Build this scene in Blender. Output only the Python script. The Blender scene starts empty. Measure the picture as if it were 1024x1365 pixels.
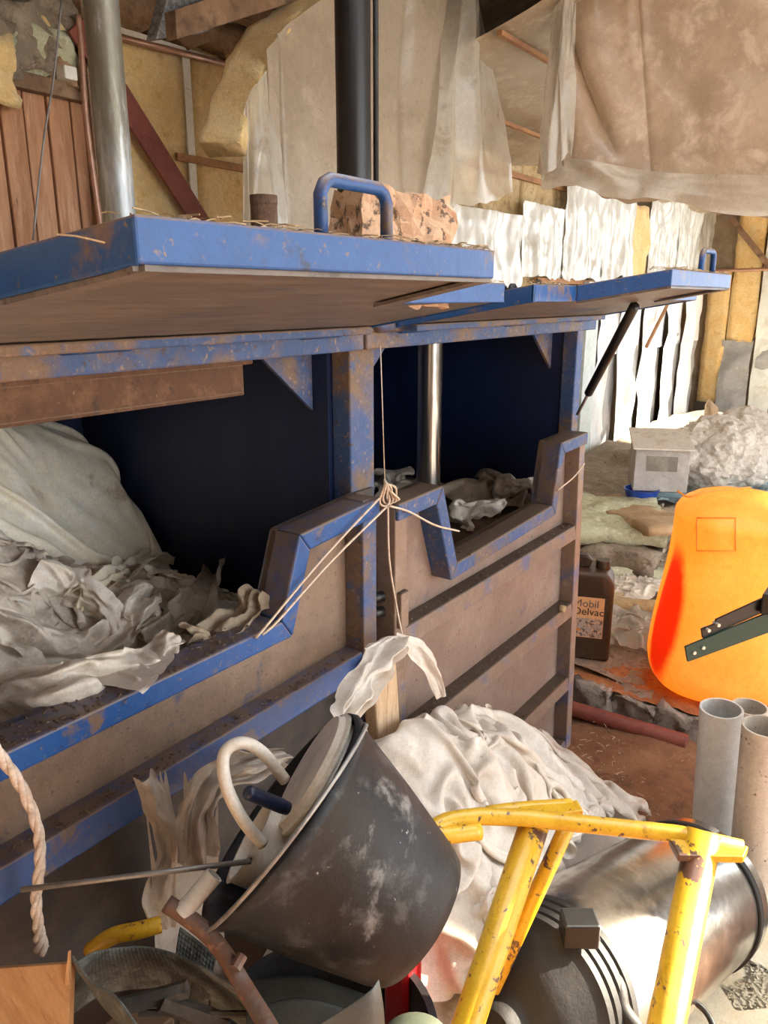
import bpy, bmesh, math, random
import numpy as np
from mathutils import Vector, Matrix, Quaternion
random.seed(7); rng = np.random.default_rng(7)
SC = bpy.context.scene; COL = SC.collection

# ---------------------------------------------------------------- camera
PITCH, YAW, EYE, FPX = math.radians(15.6), math.radians(35.5), 1.6, 1025.0
cam_d = bpy.data.cameras.new('camera'); cam = bpy.data.objects.new('camera', cam_d); COL.objects.link(cam)
cam_d.sensor_fit = 'VERTICAL'; cam_d.sensor_height = 24.0; cam_d.lens = 24.0*FPX/1365.0
cam_d.clip_start = 0.02; cam_d.clip_end = 200
cam.location = (0, 0, EYE); cam.rotation_euler = (math.pi/2-PITCH, 0, YAW-math.pi/2)
SC.camera = cam
# ---------------------------------------------------------------- sky, sun, exposure
wd = bpy.data.worlds.new('sky'); SC.world = wd; wd.use_nodes = True
bgn = wd.node_tree.nodes['Background']; bgn.inputs[0].default_value = (0.93, 0.97, 1.0, 1); bgn.inputs[1].default_value = 3.3
sun_d = bpy.data.lights.new('sun', 'SUN'); sun_d.energy = 27; sun_d.angle = 0.02; sun_d.color = (1, .86, .66)
sun = bpy.data.objects.new('sun', sun_d); COL.objects.link(sun)
SUN_AZ, SUN_EL = math.radians(-45), math.radians(27)
sdir = Vector((math.cos(SUN_AZ)*math.cos(SUN_EL), math.sin(SUN_AZ)*math.cos(SUN_EL), math.sin(SUN_EL)))
sun.rotation_euler = sdir.to_track_quat('Z', 'Y').to_euler(); sun.location = sdir*20
vs = SC.view_settings; vs.view_transform = 'Standard'; vs.look = 'None'; vs.exposure = 0.75; vs.gamma = 1; vs.use_curve_mapping = False

# ---------------------------------------------------------------- survey helpers: photo pixel -> point on a plane of the place
FW = np.array([math.cos(YAW)*math.cos(PITCH), math.sin(YAW)*math.cos(PITCH), -math.sin(PITCH)])
RT = np.array([math.sin(YAW), -math.cos(YAW), 0.0]); UPV = np.cross(RT, FW); EYEP = np.array([0, 0, EYE])
def _ray(x, y): return FW+RT*(x-512)/FPX+UPV*(682.5-y)/FPX
def onY(x, y, w): d = _ray(x, y); return Vector(EYEP+d*(w/d[1]))
def onX(x, y, u): d = _ray(x, y); return Vector(EYEP+d*(u/d[0]))
def onZ(x, y, z): d = _ray(x, y); return Vector(EYEP+d*((z-EYE)/d[2]))
def atF(x, y, f):
    d = _ray(x, y); return Vector(EYEP+d*(f/(d[0]*math.cos(YAW)+d[1]*math.sin(YAW))))

def atD(x, y, z): return Vector(EYEP+_ray(x, y)*z)

# ---------------------------------------------------------------- materials
def _noise(nt, scale, detail=6, rough=.6, vec=None, dist=0):
    n = nt.nodes.new('ShaderNodeTexNoise'); n.inputs['Scale'].default_value = scale; n.inputs['Detail'].default_value = detail
    n.inputs['Roughness'].default_value = rough; n.inputs['Distortion'].default_value = dist
    if vec is not None: nt.links.new(vec, n.inputs['Vector'])
    return n.outputs['Fac']
def _ramp(nt, fac, a, b):
    m = nt.nodes.new('ShaderNodeMapRange'); m.inputs[1].default_value = a; m.inputs[2].default_value = b
    m.interpolation_type = 'SMOOTHSTEP'; nt.links.new(fac, m.inputs[0]); return m.outputs[0]
def _mix(nt, fac, a, b):
    m = nt.nodes.new('ShaderNodeMix'); m.data_type = 'RGBA'
    if hasattr(fac, 'is_linked'): nt.links.new(fac, m.inputs[0])
    else: m.inputs[0].default_value = fac
    for k, v in ((6, a), (7, b)):
        if isinstance(v, tuple): m.inputs[k].default_value = (*v, 1)
        else: nt.links.new(v, m.inputs[k])
    return m.outputs[2]
def _math(nt, op, a, b):
    m = nt.nodes.new('ShaderNodeMath'); m.operation = op
    for k, v in ((0, a), (1, b)):
        if isinstance(v, (int, float)): m.inputs[k].default_value = v
        else: nt.links.new(v, m.inputs[k])
    return m.outputs[0]
MATS = {}
def mat(name, base, layers=(), rough=.6, metal=0.0, bump=0.0, bscale=60, stretch=(1, 1, 1), top=None, trans=None, alpha=1.0, sheen=0, coat=0, weave=None, spec=.5, grain=.35):
    """base colour + layers (colour, noise scale, lo, hi); top = (colour, amount) settles on faces looking up"""
    m = bpy.data.materials.new(name); m.use_nodes = True; nt = m.node_tree; nt.nodes.clear()
    out = nt.nodes.new('ShaderNodeOutputMaterial'); b = nt.nodes.new('ShaderNodeBsdfPrincipled')
    tc = nt.nodes.new('ShaderNodeTexCoord'); mp = nt.nodes.new('ShaderNodeMapping'); mp.inputs['Scale'].default_value = stretch
    nt.links.new(tc.outputs['Object'], mp.inputs['Vector']); vec = mp.outputs['Vector']
    col = base
    for i, (c, sc, lo, hi) in enumerate(layers):
        col = _mix(nt, _ramp(nt, _noise(nt, sc, 7, .65, vec, .3), lo, hi), col, c)
    if top:
        g = nt.nodes.new('ShaderNodeNewGeometry'); s = nt.nodes.new('ShaderNodeSeparateXYZ'); nt.links.new(g.outputs['Normal'], s.inputs[0])
        f = _math(nt, 'MULTIPLY', _ramp(nt, s.outputs['Z'], .04, .45), _ramp(nt, _noise(nt, 35, 6, .7, vec), .5-.5*top[1], 1.05-.5*top[1]))
        col = _mix(nt, f, col, top[0])
    if grain:
        gm = nt.nodes.new('ShaderNodeMix'); gm.data_type = 'RGBA'; gm.blend_type = 'MULTIPLY'; gm.inputs[0].default_value = 1
        gn = _math(nt, 'ADD', _math(nt, 'MULTIPLY', _noise(nt, 210, 4, .7, vec), grain*1.6), _math(nt, 'MULTIPLY', _noise(nt, 38, 5, .7, vec), grain*1.4))
        gv = _math(nt, 'ADD', gn, 1-grain*1.5); cc = nt.nodes.new('ShaderNodeCombineColor')
        for k_ in range(3): nt.links.new(gv, cc.inputs[k_])
        if isinstance(col, tuple): gm.inputs[6].default_value = (*col, 1)
        else: nt.links.new(col, gm.inputs[6])
        nt.links.new(cc.outputs[0], gm.inputs[7]); col = gm.outputs[2]
    if isinstance(col, tuple): b.inputs['Base Color'].default_value = (*col, 1)
    else: nt.links.new(col, b.inputs['Base Color'])
    b.inputs['Roughness'].default_value = rough; b.inputs['Metallic'].default_value = metal
    b.inputs['Specular IOR Level'].default_value = spec
    if sheen: b.inputs['Sheen Weight'].default_value = sheen
    if coat: b.inputs['Coat Weight'].default_value = coat; b.inputs['Coat Roughness'].default_value = .15
    if bump or weave:
        bp = nt.nodes.new('ShaderNodeBump'); bp.inputs['Strength'].default_value = min(1, bump) if bump else .4
        bp.inputs['Distance'].default_value = .01
        h = _noise(nt, bscale, 8, .7, vec)
        if weave:
            w1 = nt.nodes.new('ShaderNodeTexWave'); w1.inputs['Scale'].default_value = weave; w1.bands_direction = 'X'; nt.links.new(tc.outputs['UV'], w1.inputs['Vector'])
            w2 = nt.nodes.new('ShaderNodeTexWave'); w2.inputs['Scale'].default_value = weave; w2.bands_direction = 'Y'; nt.links.new(tc.outputs['UV'], w2.inputs['Vector'])
            h = _math(nt, 'ADD', _math(nt, 'MULTIPLY', w1.outputs['Fac'], w2.outputs['Fac']), h)
        nt.links.new(h, bp.inputs['Height']); nt.links.new(bp.outputs[0], b.inputs['Normal'])
    sh = b.outputs[0]
    if trans:
        t = nt.nodes.new('ShaderNodeBsdfTranslucent'); tint, amt = trans
        if isinstance(col, tuple): t.inputs[0].default_value = (*tint, 1)
        else: nt.links.new(_mix(nt, .5, col, tint), t.inputs[0])
        mx = nt.nodes.new('ShaderNodeMixShader'); mx.inputs[0].default_value = amt
        nt.links.new(sh, mx.inputs[1]); nt.links.new(t.outputs[0], mx.inputs[2]); sh = mx.outputs[0]
    if alpha < 1:
        t = nt.nodes.new('ShaderNodeBsdfTransparent'); mx = nt.nodes.new('ShaderNodeMixShader'); mx.inputs[0].default_value = alpha
        nt.links.new(t.outputs[0], mx.inputs[1]); nt.links.new(sh, mx.inputs[2]); sh = mx.outputs[0]
    nt.links.new(sh, out.inputs[0]); MATS[name] = m; return m
DUST = (.17, .115, .075); DUSTL = (.30, .215, .145)
mat('blue_paint', (.010, .075, .27), [((.02, .105, .34), 9, .5, .7), (DUST, 14, .55, .68), ((.02, .03, .07), 22, .60, .72), ((.20, .14, .09), 120, .60, .70)], .42, bump=.15, bscale=90, top=(DUST, .75))
mat('blue_dusty', (.035, .085, .23), [(DUST, 5, .44, .60), ((.06, .11, .24), 30, .52, .66), (DUSTL, 90, .55, .72), ((.07, .04, .03), 60, .6, .68)], .6, bump=.3, bscale=140, top=(DUST, 1.0))
mat('panel_dirty', (.19, .13, .09), [((.25, .175, .125), 7, .4, .65), ((.075, .085, .14), 16, .57, .72), ((.09, .055, .035), 70, .58, .7), ((.34, .26, .19), 110, .64, .74)], .62, bump=.35, bscale=160, top=((.12, .08, .05), 1.0))
mat('panel_pinkish', (.23, .155, .12), [((.29, .205, .165), 6, .4, .65), ((.12, .11, .15), 14, .58, .76), ((.10, .06, .045), 60, .6, .72), ((.4, .32, .26), 120, .66, .74)], .62, bump=.3, bscale=160, top=((.10, .068, .045), 1.0))
mat('rail_worn', (.24, .165, .12), [((.10, .13, .26), 8, .5, .68), ((.30, .22, .17), 30, .5, .7), ((.09, .05, .035), 50, .62, .72)], .5, bump=.25, bscale=120, top=((.07, .048, .033), 1.1))
mat('panel_dark', (.050, .040, .036), [((.085, .062, .05), 6, .4, .66), ((.028, .026, .03), 18, .5, .7)], .6, bump=.3, bscale=120)
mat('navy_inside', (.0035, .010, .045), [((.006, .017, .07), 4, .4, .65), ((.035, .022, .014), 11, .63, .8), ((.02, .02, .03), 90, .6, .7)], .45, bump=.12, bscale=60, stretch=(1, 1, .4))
mat('rust', (.10, .048, .025), [((.16, .085, .045), 20, .45, .65), ((.055, .03, .02), 45, .5, .7), ((.22, .15, .10), 110, .62, .72)], .75, bump=.5, bscale=120, top=(DUST, .8))
mat('lid_under', (.140, .128, .122), [((.19, .168, .150), 12, .45, .62), ((.045, .075, .17), 5, .54, .70), ((.08, .07, .065), 26, .55, .68), ((.34, .27, .20), 70, .6, .75)], .45, bump=.25, bscale=50, stretch=(.5, 2.6, 1))
mat('chrome', (.34, .355, .36), [((.17, .155, .115), 9, .46, .62), ((.48, .49, .49), 25, .55, .72)], .42, metal=.65, bump=.05, bscale=20, stretch=(1, 1, .18))
mat('rod_steel', (.45, .44, .43), [((.12, .11, .10), 6, .5, .66)], .25, metal=.95, stretch=(4, 4, .3))
mat('black_paint', (.006, .006, .007), [((.025, .023, .02), 40, .6, .75), ((.10, .09, .08), 90, .66, .74)], .35, bump=.1, bscale=60)
mat('plank_wood', (.56, .30, .165), [((.40, .19, .095), 3, .4, .65), ((.64, .38, .24), 8, .5, .7), ((.10, .05, .03), 14, .6, .75)], .8, bump=.4, bscale=25, stretch=(5, 5, .7))
mat('batten_wood', (.42, .22, .10), [((.30, .15, .07), 6, .4, .65), ((.2, .11, .06), 20, .58, .7)], .8, bump=.3, bscale=30)
mat('beam_wood', (.20, .12, .07), [((.28, .18, .11), 7, .45, .65), ((.10, .06, .04), 12, .5, .7)], .85, bump=.4, bscale=30)
mat('plywood', (.46, .22, .085), [((.56, .30, .13), 3, .4, .6), ((.36, .15, .055), 14, .5, .7)], .6, bump=.1, bscale=40, stretch=(9, 1, .8))
mat('stake_wood', (.48, .33, .19), [((.58, .43, .28), 4, .4, .6), ((.36, .22, .12), 16, .5, .7)], .7, bump=.2, bscale=40, stretch=(5, 5, .6))
mat('wool', (.86, .60, .25), [((.90, .70, .36), 5, .4, .62), ((.70, .44, .14), 14, .55, .72), ((.92, .78, .48), 60, .55, .7)], .95, bump=1.0, bscale=55, sheen=.2)
mat('wool_dusty', (.50, .38, .20), [((.62, .50, .30), 6, .4, .62), ((.33, .24, .13), 18, .5, .7)], .95, bump=1.0, bscale=50)
mat('wool_brown', (.33, .20, .11), [((.45, .30, .18), 16, .45, .65), ((.2, .12, .07), 30, .5, .7)], .95, bump=1.0, bscale=45)
mat('wool_green', (.55, .56, .38), [((.42, .38, .25), 12, .45, .65), ((.72, .74, .56), 30, .5, .7)], .95, bump=1.0, bscale=45)
mat('wool_grey', (.26, .21, .155), [((.38, .31, .23), 12, .45, .65), ((.15, .11, .08), 24, .5, .7)], .95, bump=1.0, bscale=40)
mat('red_steel', (.22, .055, .035), [((.16, .04, .03), 10, .45, .65), ((.30, .09, .06), 40, .58, .7)], .6, bump=.2, bscale=80)
mat('film_tan', (.50, .435, .345), [((.40, .335, .255), 2.2, .42, .62), ((.52, .45, .36), 9, .5, .68), ((.30, .235, .17), 28, .58, .75)], .33, bump=.12, bscale=14, trans=((.75, .62, .45), .3), alpha=.95, coat=.35)
mat('film_lining', (.50, .42, .31), [((.40, .32, .22), 2.2, .42, .62), ((.60, .53, .42), 9, .5, .68)], .4, bump=.12, bscale=14, trans=((.75, .62, .45), .2))
mat('film_brown', (.40, .30, .215), [((.29, .21, .15), 2.6, .42, .62), ((.50, .40, .31), 7, .5, .66), ((.56, .47, .38), 70, .60, .75)], .34, bump=.16, bscale=16, trans=((.75, .55, .36), .3), alpha=.97, coat=.35)
mat('film_clear', (.62, .60, .52), [((.72, .72, .66), 4, .4, .62), ((.45, .40, .32), 10, .56, .72)], .15, bump=.3, bscale=9, trans=((.9, .85, .75), .35), alpha=.6, coat=.8)
mat('film_white', (.78, .84, .84), [((.62, .64, .60), 3, .48, .68), ((.88, .93, .94), 8, .5, .68)], .25, bump=.15, bscale=9, trans=((.9, .92, .92), .15), coat=.4, grain=.15)
mat('film_pale', (.86, .90, .92), [((.74, .76, .76), 5, .5, .7)], .3, bump=.1, bscale=9, grain=.1)
mat('film_grey', (.36, .37, .375), [((.28, .285, .29), 4, .45, .65), ((.48, .49, .50), 12, .55, .7)], .35, bump=.15, bscale=10)
mat('board_pale', (.62, .72, .74), [((.50, .58, .60), 6, .48, .68)], .5)
mat('rag_white', (.88, .81, .70), [((.56, .50, .42), 7, .45, .66), ((.30, .24, .18), 11, .58, .74), ((.88, .86, .82), 30, .52, .7)], .5, bump=.55, bscale=30, trans=((.8, .72, .6), .22))
mat('rag_grey', (.70, .62, .51), [((.40, .35, .29), 8, .45, .66), ((.22, .17, .13), 14, .55, .72), ((.68, .65, .61), 26, .52, .7)], .5, bump=.55, bscale=30, trans=((.7, .62, .5), .2))
mat('rag_brown', (.40, .32, .23), [((.28, .21, .145), 8, .45, .66), ((.52, .44, .34), 26, .52, .7)], .5, bump=.55, bscale=30, trans=((.7, .55, .4), .2))
mat('liner', (.90, .83, .66), [((.78, .66, .46), 4, .48, .68), ((.42, .27, .15), 6, .58, .72), ((.90, .87, .78), 10, .5, .7)], .42, bump=.35, bscale=16, trans=((.85, .72, .5), .15))
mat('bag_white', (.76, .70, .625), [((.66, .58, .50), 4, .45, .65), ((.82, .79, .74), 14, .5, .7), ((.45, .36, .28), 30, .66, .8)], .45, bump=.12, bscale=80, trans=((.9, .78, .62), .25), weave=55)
mat('bag_grey', (.52, .47, .41), [((.34, .28, .23), 5, .45, .65), ((.64, .60, .55), 20, .5, .7)], .42, bump=.12, bscale=80, trans=((.7, .6, .5), .2))  # greyer, darker bag plastic without the weave
mat('black_plastic', (.009, .010, .012), [((.018, .020, .024), 5, .4, .6), ((.055, .056, .058), 20, .53, .68), ((.22, .215, .21), 9, .57, .68), ((.30, .29, .28), 120, .67, .71)], .46, bump=.2, bscale=30, spec=.3)
mat('black_rubber', (.010, .0095, .0095), [((.02, .019, .018), 8, .45, .65), ((.05, .045, .042), 60, .62, .75)], .62, bump=.2, bscale=70)
mat('tub_black', (.010, .010, .011), [((.02, .02, .022), 6, .4, .6)], .45, bump=.1)
mat('white_plastic', (.74, .73, .71), [((.58, .55, .50), 9, .52, .7)], .35)
mat('hose_cream', (.66, .61, .53), [((.50, .44, .36), 14, .5, .7)], .4)
mat('tube_clear', (.68, .66, .62), [], .2, trans=((.8, .8, .78), .3))
mat('grip_navy', (.012, .018, .05), [((.06, .06, .07), 40, .6, .7)], .35)
mat('grey_rod', (.30, .29, .28), [((.18, .17, .16), 20, .5, .7)], .4, metal=.5)
mat('rope_pp', (.66, .56, .47), [((.46, .36, .28), 40, .48, .66), ((.76, .70, .63), 80, .5, .7)], .6, bump=.4, bscale=120)
mat('string', (.66, .54, .43), [((.46, .34, .25), 70, .5, .7)], .7)
mat('web_belt', (.115, .125, .115), [((.055, .05, .042), 9, .45, .62), ((.19, .21, .205), 30, .5, .7)], .8, bump=.4, bscale=60, weave=60)
mat('belt_dirty', (.055, .047, .04), [((.11, .10, .085), 18, .5, .7)], .85, bump=.5, bscale=60)
mat('rust_bar', (.15, .068, .04), [((.12, .07, .05), 9, .45, .65), ((.17, .155, .14), 5, .58, .72), ((.30, .15, .09), 50, .55, .7)], .6, bump=.3, bscale=80)
mat('strip_green', (.045, .05, .045), [((.07, .075, .067), 8, .45, .65), ((.05, .05, .045), 20, .5, .7)], .45, bump=.1)
mat('sheet_metal', (.10, .102, .095), [((.15, .15, .14), 8, .45, .65), ((.34, .22, .10), 14, .62, .75)], .38, metal=.5, bump=.1)
mat('yellow_paint', (.66, .37, .012), [((.74, .44, .03), 8, .45, .65), ((.42, .21, .015), 30, .58, .72), ((.11, .05, .032), 11, .575, .595), ((.11, .05, .035), 60, .61, .65)], .36, bump=.15, bscale=50, coat=.2)
mat('steel_bright', (.46, .45, .42), [((.32, .31, .285), 5, .45, .62), ((.58, .57, .55), 14, .5, .7), ((.35, .33, .3), 140, .66, .72)], .24, metal=.95, bump=.06, bscale=7)
mat('pvc_grey', (.60, .585, .56), [((.70, .69, .67), 5, .45, .65), ((.36, .30, .24), 60, .68, .74)], .4)
mat('pvc_dirty', (.58, .51, .42), [((.46, .38, .30), 8, .45, .65), ((.16, .11, .08), 45, .62, .68)], .55, bump=.2, bscale=80)
mat('green_steel', (.008, .035, .022), [((.03, .045, .03), 40, .58, .7)], .5)
mat('bright_bolt', (.7, .68, .62), [], .3, metal=.6)
mat('canister_brown', (.050, .028, .014), [((.10, .06, .032), 6, .45, .65), ((.03, .018, .01), 20, .5, .7)], .42, bump=.1)
mat('label_paper', (.80, .47, .22), [((.70, .40, .18), 20, .5, .7)], .6)
mat('label_photo', (.62, .44, .29), [((.10, .08, .07), 70, .48, .58), ((.45, .40, .36), 40, .5, .6)], .6)
mat('label_stripe', (.75, .27, .06), [], .6)
mat('ink_black', (.03, .022, .02), [], .6)
mat('ink_grey', (.16, .105, .10), [], .6)
mat('concrete', (.27, .215, .17), [((.38, .31, .25), 8, .45, .65), ((.11, .085, .065), 16, .5, .7), ((.42, .38, .33), 70, .62, .72)], .9, bump=.9, bscale=40)
mat('sawdust', (.22, .095, .042), [((.28, .135, .065), 5, .42, .62), ((.13, .055, .028), 14, .5, .7), ((.40, .24, .14), 120, .60, .70), ((.08, .04, .025), 90, .62, .7)], .95, bump=.8, bscale=110)
mat('sawdust_orange', (.36, .135, .045), [((.45, .20, .075), 8, .42, .62), ((.24, .08, .03), 24, .5, .7)], .95, bump=.8, bscale=90)
mat('dirt_pale', (.42, .34, .25), [((.52, .44, .34), 7, .42, .62), ((.28, .21, .15), 18, .5, .7)], .95, bump=.6, bscale=70)
mat('straw', (.50, .37, .22), [((.32, .22, .12), 60, .48, .6)], .8)
mat('debris_dark', (.10, .066, .042), [((.20, .14, .09), 80, .5, .65)], .9)
mat('carton', (.50, .33, .215), [((.58, .40, .27), 6, .45, .65), ((.12, .08, .055), 60, .54, .62)], .8, bump=.2, bscale=80)
mat('roof_sheet', (.13, .125, .12), [((.19, .18, .17), 6, .45, .65), ((.08, .07, .065), 20, .5, .7)], .6, bump=.2)
mat('added_skylight', (.8, .85, .88), [], .3, trans=((.95, .97, 1), .75), alpha=.2, grain=0)  # clear pane for the roof opening added to bring in light
mat('mesh_grey', (.22, .22, .225), [((.12, .12, .125), 60, .48, .54)], .7, bump=.5, bscale=60)
mat('copper', (.42, .24, .17), [((.30, .17, .12), 20, .5, .7)], .35, metal=.4)
mat('white_paint', (.76, .74, .68), [((.55, .5, .43), 20, .58, .7)], .5)
mat('grey_box', (.42, .40, .375), [((.52, .50, .47), 8, .45, .65), ((.22, .19, .17), 20, .6, .72)], .55)
mat('grey_box_lid', (.68, .64, .585), [((.55, .49, .42), 14, .5, .7), ((.25, .2, .16), 40, .62, .7)], .6)
mat('meter_window', (.20, .20, .175), [((.30, .30, .26), 9, .45, .65)], .3)
mat('blue_plastic', (.02, .07, .42), [], .4)
mat('tarp_blue', (.42, .56, .60), [((.55, .68, .71), 6, .45, .65), ((.30, .42, .46), 16, .5, .7)], .4, bump=.15, bscale=30, trans=((.6, .75, .8), .2))
mat('fibre_white', (.80, .77, .71), [((.62, .57, .50), 30, .45, .62), ((.40, .35, .29), 12, .62, .74)], .9, bump=1.0, bscale=60)
mat('card_brown', (.40, .27, .15), [((.50, .36, .22), 7, .45, .65)], .85)
mat('green_can', (.10, .12, .085), [((.15, .17, .12), 10, .5, .7)], .5)
mat('red_plastic', (.50, .015, .02), [], .35)
mat('plaster_wall', (.40, .33, .25), [((.30, .24, .17), 4, .45, .65)], .9, bump=.3)
mat('strut_black', (.012, .012, .012), [], .35)
mat('floor_far', (.32, .25, .18), [((.42, .34, .25), 5, .42, .62), ((.2, .14, .09), 12, .5, .7)], .95, bump=.6, bscale=50)
mat('paper_pale', (.74, .62, .42), [((.80, .72, .55), 7, .45, .65), ((.5, .38, .22), 20, .58, .7)], .6)

# ---------------------------------------------------------------- mesh helpers
def tag(o, label=None, cat=None, group=None, kind=None):
    if label: o['label'] = label
    if cat: o['category'] = cat
    if group: o['group'] = group
    if kind: o['kind'] = kind
    return o
def empty(name, loc=(0, 0, 0), label=None, cat=None, group=None):
    o = bpy.data.objects.new(name, None); COL.objects.link(o); o.location = loc; o.empty_display_size = .05
    return tag(o, label, cat, group)
def link(name, me, m, parent=None, smooth=False):
    o = bpy.data.objects.new(name, me); COL.objects.link(o)
    if m: me.materials.append(MATS[m])
    if smooth:
        for p in me.polygons: p.use_smooth = True
    if parent is not None:
        o.parent = parent
        par = parent; off = Vector((0, 0, 0))
        while par is not None: off += par.location; par = par.parent
        o.location = -off
    return o
class MB:
    def __init__(s): s.bm = bmesh.new()
    def box(s, a, b, rot=None, org=None):
        a = Vector(a); b = Vector(b)
        vs = [Vector((x, y, z)) for x in (a.x, b.x) for y in (a.y, b.y) for z in (a.z, b.z)]
        if rot is not None:
            o = Vector(org) if org is not None else (a+b)/2
            vs = [o+rot @ (v-o) for v in vs]
        v = [s.bm.verts.new(p) for p in vs]
        for f in ((0, 1, 3, 2), (4, 6, 7, 5), (0, 4, 5, 1), (2, 3, 7, 6), (0, 2, 6, 4), (1, 5, 7, 3)): s.bm.faces.new([v[i] for i in f])
        return s
    def prism(s, pts, ext):
        """polygon of 3-D points pushed along the vector ext"""
        e = Vector(ext); a = [s.bm.verts.new(Vector(p)) for p in pts]; b = [s.bm.verts.new(Vector(p)+e) for p in pts]; n = len(pts)
        s.bm.faces.new(a); s.bm.faces.new(b[::-1])
        for i in range(n): s.bm.faces.new((a[i], b[i], b[(i+1) % n], a[(i+1) % n]))
        return s
    def tube(s, pts, r, n=12, caps=True):
        pts = [Vector(p) for p in pts]; N = len(pts); rs = r if isinstance(r, (list, tuple)) else [r]*N
        t = [((pts[min(i+1, N-1)]-pts[max(i-1, 0)])).normalized() for i in range(N)]
        u = t[0].orthogonal().normalized(); rings = []
        for i in range(N):
            u = (u-t[i]*u.dot(t[i]));
            if u.length < 1e-6: u = t[i].orthogonal()
            u.normalize(); w = t[i].cross(u)
            rings.append([s.bm.verts.new(pts[i]+(u*math.cos(2*math.pi*k/n)+w*math.sin(2*math.pi*k/n))*rs[i]) for k in range(n)])
        for i in range(N-1):
            for k in range(n): s.bm.faces.new((rings[i][k], rings[i][(k+1) % n], rings[i+1][(k+1) % n], rings[i+1][k]))
        if caps: s.bm.faces.new(rings[0][::-1]); s.bm.faces.new(rings[-1])
        return s
    def lathe(s, base, axis, prof, n=40, close=False):
        """prof: (distance along axis, radius)"""
        base = Vector(base); ax = Vector(axis).normalized(); u = ax.orthogonal().normalized(); w = ax.cross(u); rings = []
        for d, r in prof:
            if r < 1e-5: rings.append([s.bm.verts.new(base+ax*d)])
            else: rings.append([s.bm.verts.new(base+ax*d+(u*math.cos(2*math.pi*k/n)+w*math.sin(2*math.pi*k/n))*r) for k in range(n)])
        for a, b in zip(rings, rings[1:]):
            for k in range(n):
                k2 = (k+1) % n
                if len(a) == 1 and len(b) == 1: continue
                if len(a) == 1: s.bm.faces.new((a[0], b[k2], b[k]))
                elif len(b) == 1: s.bm.faces.new((a[k], a[k2], b[0]))
                else: s.bm.faces.new((a[k], a[k2], b[k2], b[k]))
        return s
    def build(s, name, m, parent=None, smooth=False, bevel=0, seg=2, auto=False):
        bmesh.ops.recalc_face_normals(s.bm, faces=s.bm.faces[:])
        me = bpy.data.meshes.new(name); s.bm.to_mesh(me); s.bm.free()
        o = link(name, me, m, parent, smooth)
        if bevel:
            b = o.modifiers.new('bevel', 'BEVEL'); b.width = bevel; b.segments = seg; b.limit_method = 'ANGLE'; b.angle_limit = .6
        if auto and smooth:
            e = o.modifiers.new('edge', 'EDGE_SPLIT'); e.split_angle = .7
        return o
def grid_obj(name, P, m, parent=None, sub=0, close_u=False, solid=0, smooth=True):
    n, k = P.shape[:2]; vs = P.reshape(-1, 3).tolist(); idx = np.arange(n*k).reshape(n, k)
    fa = [(int(idx[i, j]), int(idx[i+1, j]), int(idx[i+1, j+1]), int(idx[i, j+1])) for i in range(n-1) for j in range(k-1)]
    if close_u: fa += [(int(idx[n-1, j]), int(idx[0, j]), int(idx[0, j+1]), int(idx[n-1, j+1])) for j in range(k-1)]
    me = bpy.data.meshes.new(name); me.from_pydata(vs, [], fa)
    uv = me.uv_layers.new(name='uv'); li = np.empty(len(me.loops), np.int32); me.loops.foreach_get('vertex_index', li)
    dd = np.linalg.norm(P[n//2, 1:]-P[n//2, :-1], axis=1).sum(); du = np.linalg.norm(P[1:, k//2]-P[:-1, k//2], axis=1).sum()
    uvs = np.stack([(li//k)/max(n-1, 1)*du, (li % k)/max(k-1, 1)*dd], 1).astype(np.float32); uv.data.foreach_set('uv', uvs.ravel())
    o = link(name, me, m, parent, smooth)
    if solid: s = o.modifiers.new('thick', 'SOLIDIFY'); s.thickness = solid; s.offset = 0
    if sub: s = o.modifiers.new('sub', 'SUBSURF'); s.levels = sub; s.render_levels = sub
    return o
# value noise on arrays
def vnoise(p, seed=0):
    p = np.asarray(p, float); i = np.floor(p).astype(np.int64); f = p-i; f = f*f*(3-2*f); r = 0
    def h(a, b, c):
        n = (a*374761393+b*668265263+c*2147483647+seed*974634533) & 0xffffffff
        n = ((n ^ (n >> 13))*1274126177) & 0xffffffff; n = (n ^ (n >> 16)) & 0xffff
        return n/32767.5-1
    for dx in (0, 1):
        for dy in (0, 1):
            for dz in (0, 1):
                w = (f[..., 0] if dx else 1-f[..., 0])*(f[..., 1] if dy else 1-f[..., 1])*(f[..., 2] if dz else 1-f[..., 2])
                r = r+w*h(i[..., 0]+dx, i[..., 1]+dy, i[..., 2]+dz)
    return r
def fbm(p, seed=0, o=4, g=.5):
    p = np.asarray(p, float); a = 1; r = 0
    for k in range(o): r = r+a*vnoise(p*2**k, seed+k*17); a *= g
    return r
def rough_box(name, c, size, m, parent=None, amp=.02, res=.05, rot=None, freq=6, seed=0, bend=0, smooth=True):
    """a slab with a rough, uneven skin"""
    bm = bmesh.new(); bmesh.ops.create_cube(bm, size=1)
    cuts = [max(1, min(16, int(s/res))) for s in size]
    for ax in range(3):
        es = [e for e in bm.edges if abs((e.verts[0].co-e.verts[1].co).normalized()[ax]) > .99]
        if cuts[ax] > 1: bmesh.ops.subdivide_edges(bm, edges=es, cuts=cuts[ax]-1, use_grid_fill=True)
    co = np.array([v.co[:] for v in bm.verts])*np.array(size)
    d = np.stack([fbm(co*freq+k*31.7, seed+k) for k in range(3)], -1); co = co+d*amp
    if bend: co[:, 2] -= bend*(co[:, 0]/size[0]*2)**2
    R = rot if rot is not None else Matrix.Identity(3)
    for v, p in zip(bm.verts, co): v.co = Vector(c)+R @ Vector(p)
    bmesh.ops.recalc_face_normals(bm, faces=bm.faces[:])
    me = bpy.data.meshes.new(name); bm.to_mesh(me); bm.free()
    return link(name, me, m, parent, smooth)
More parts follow.
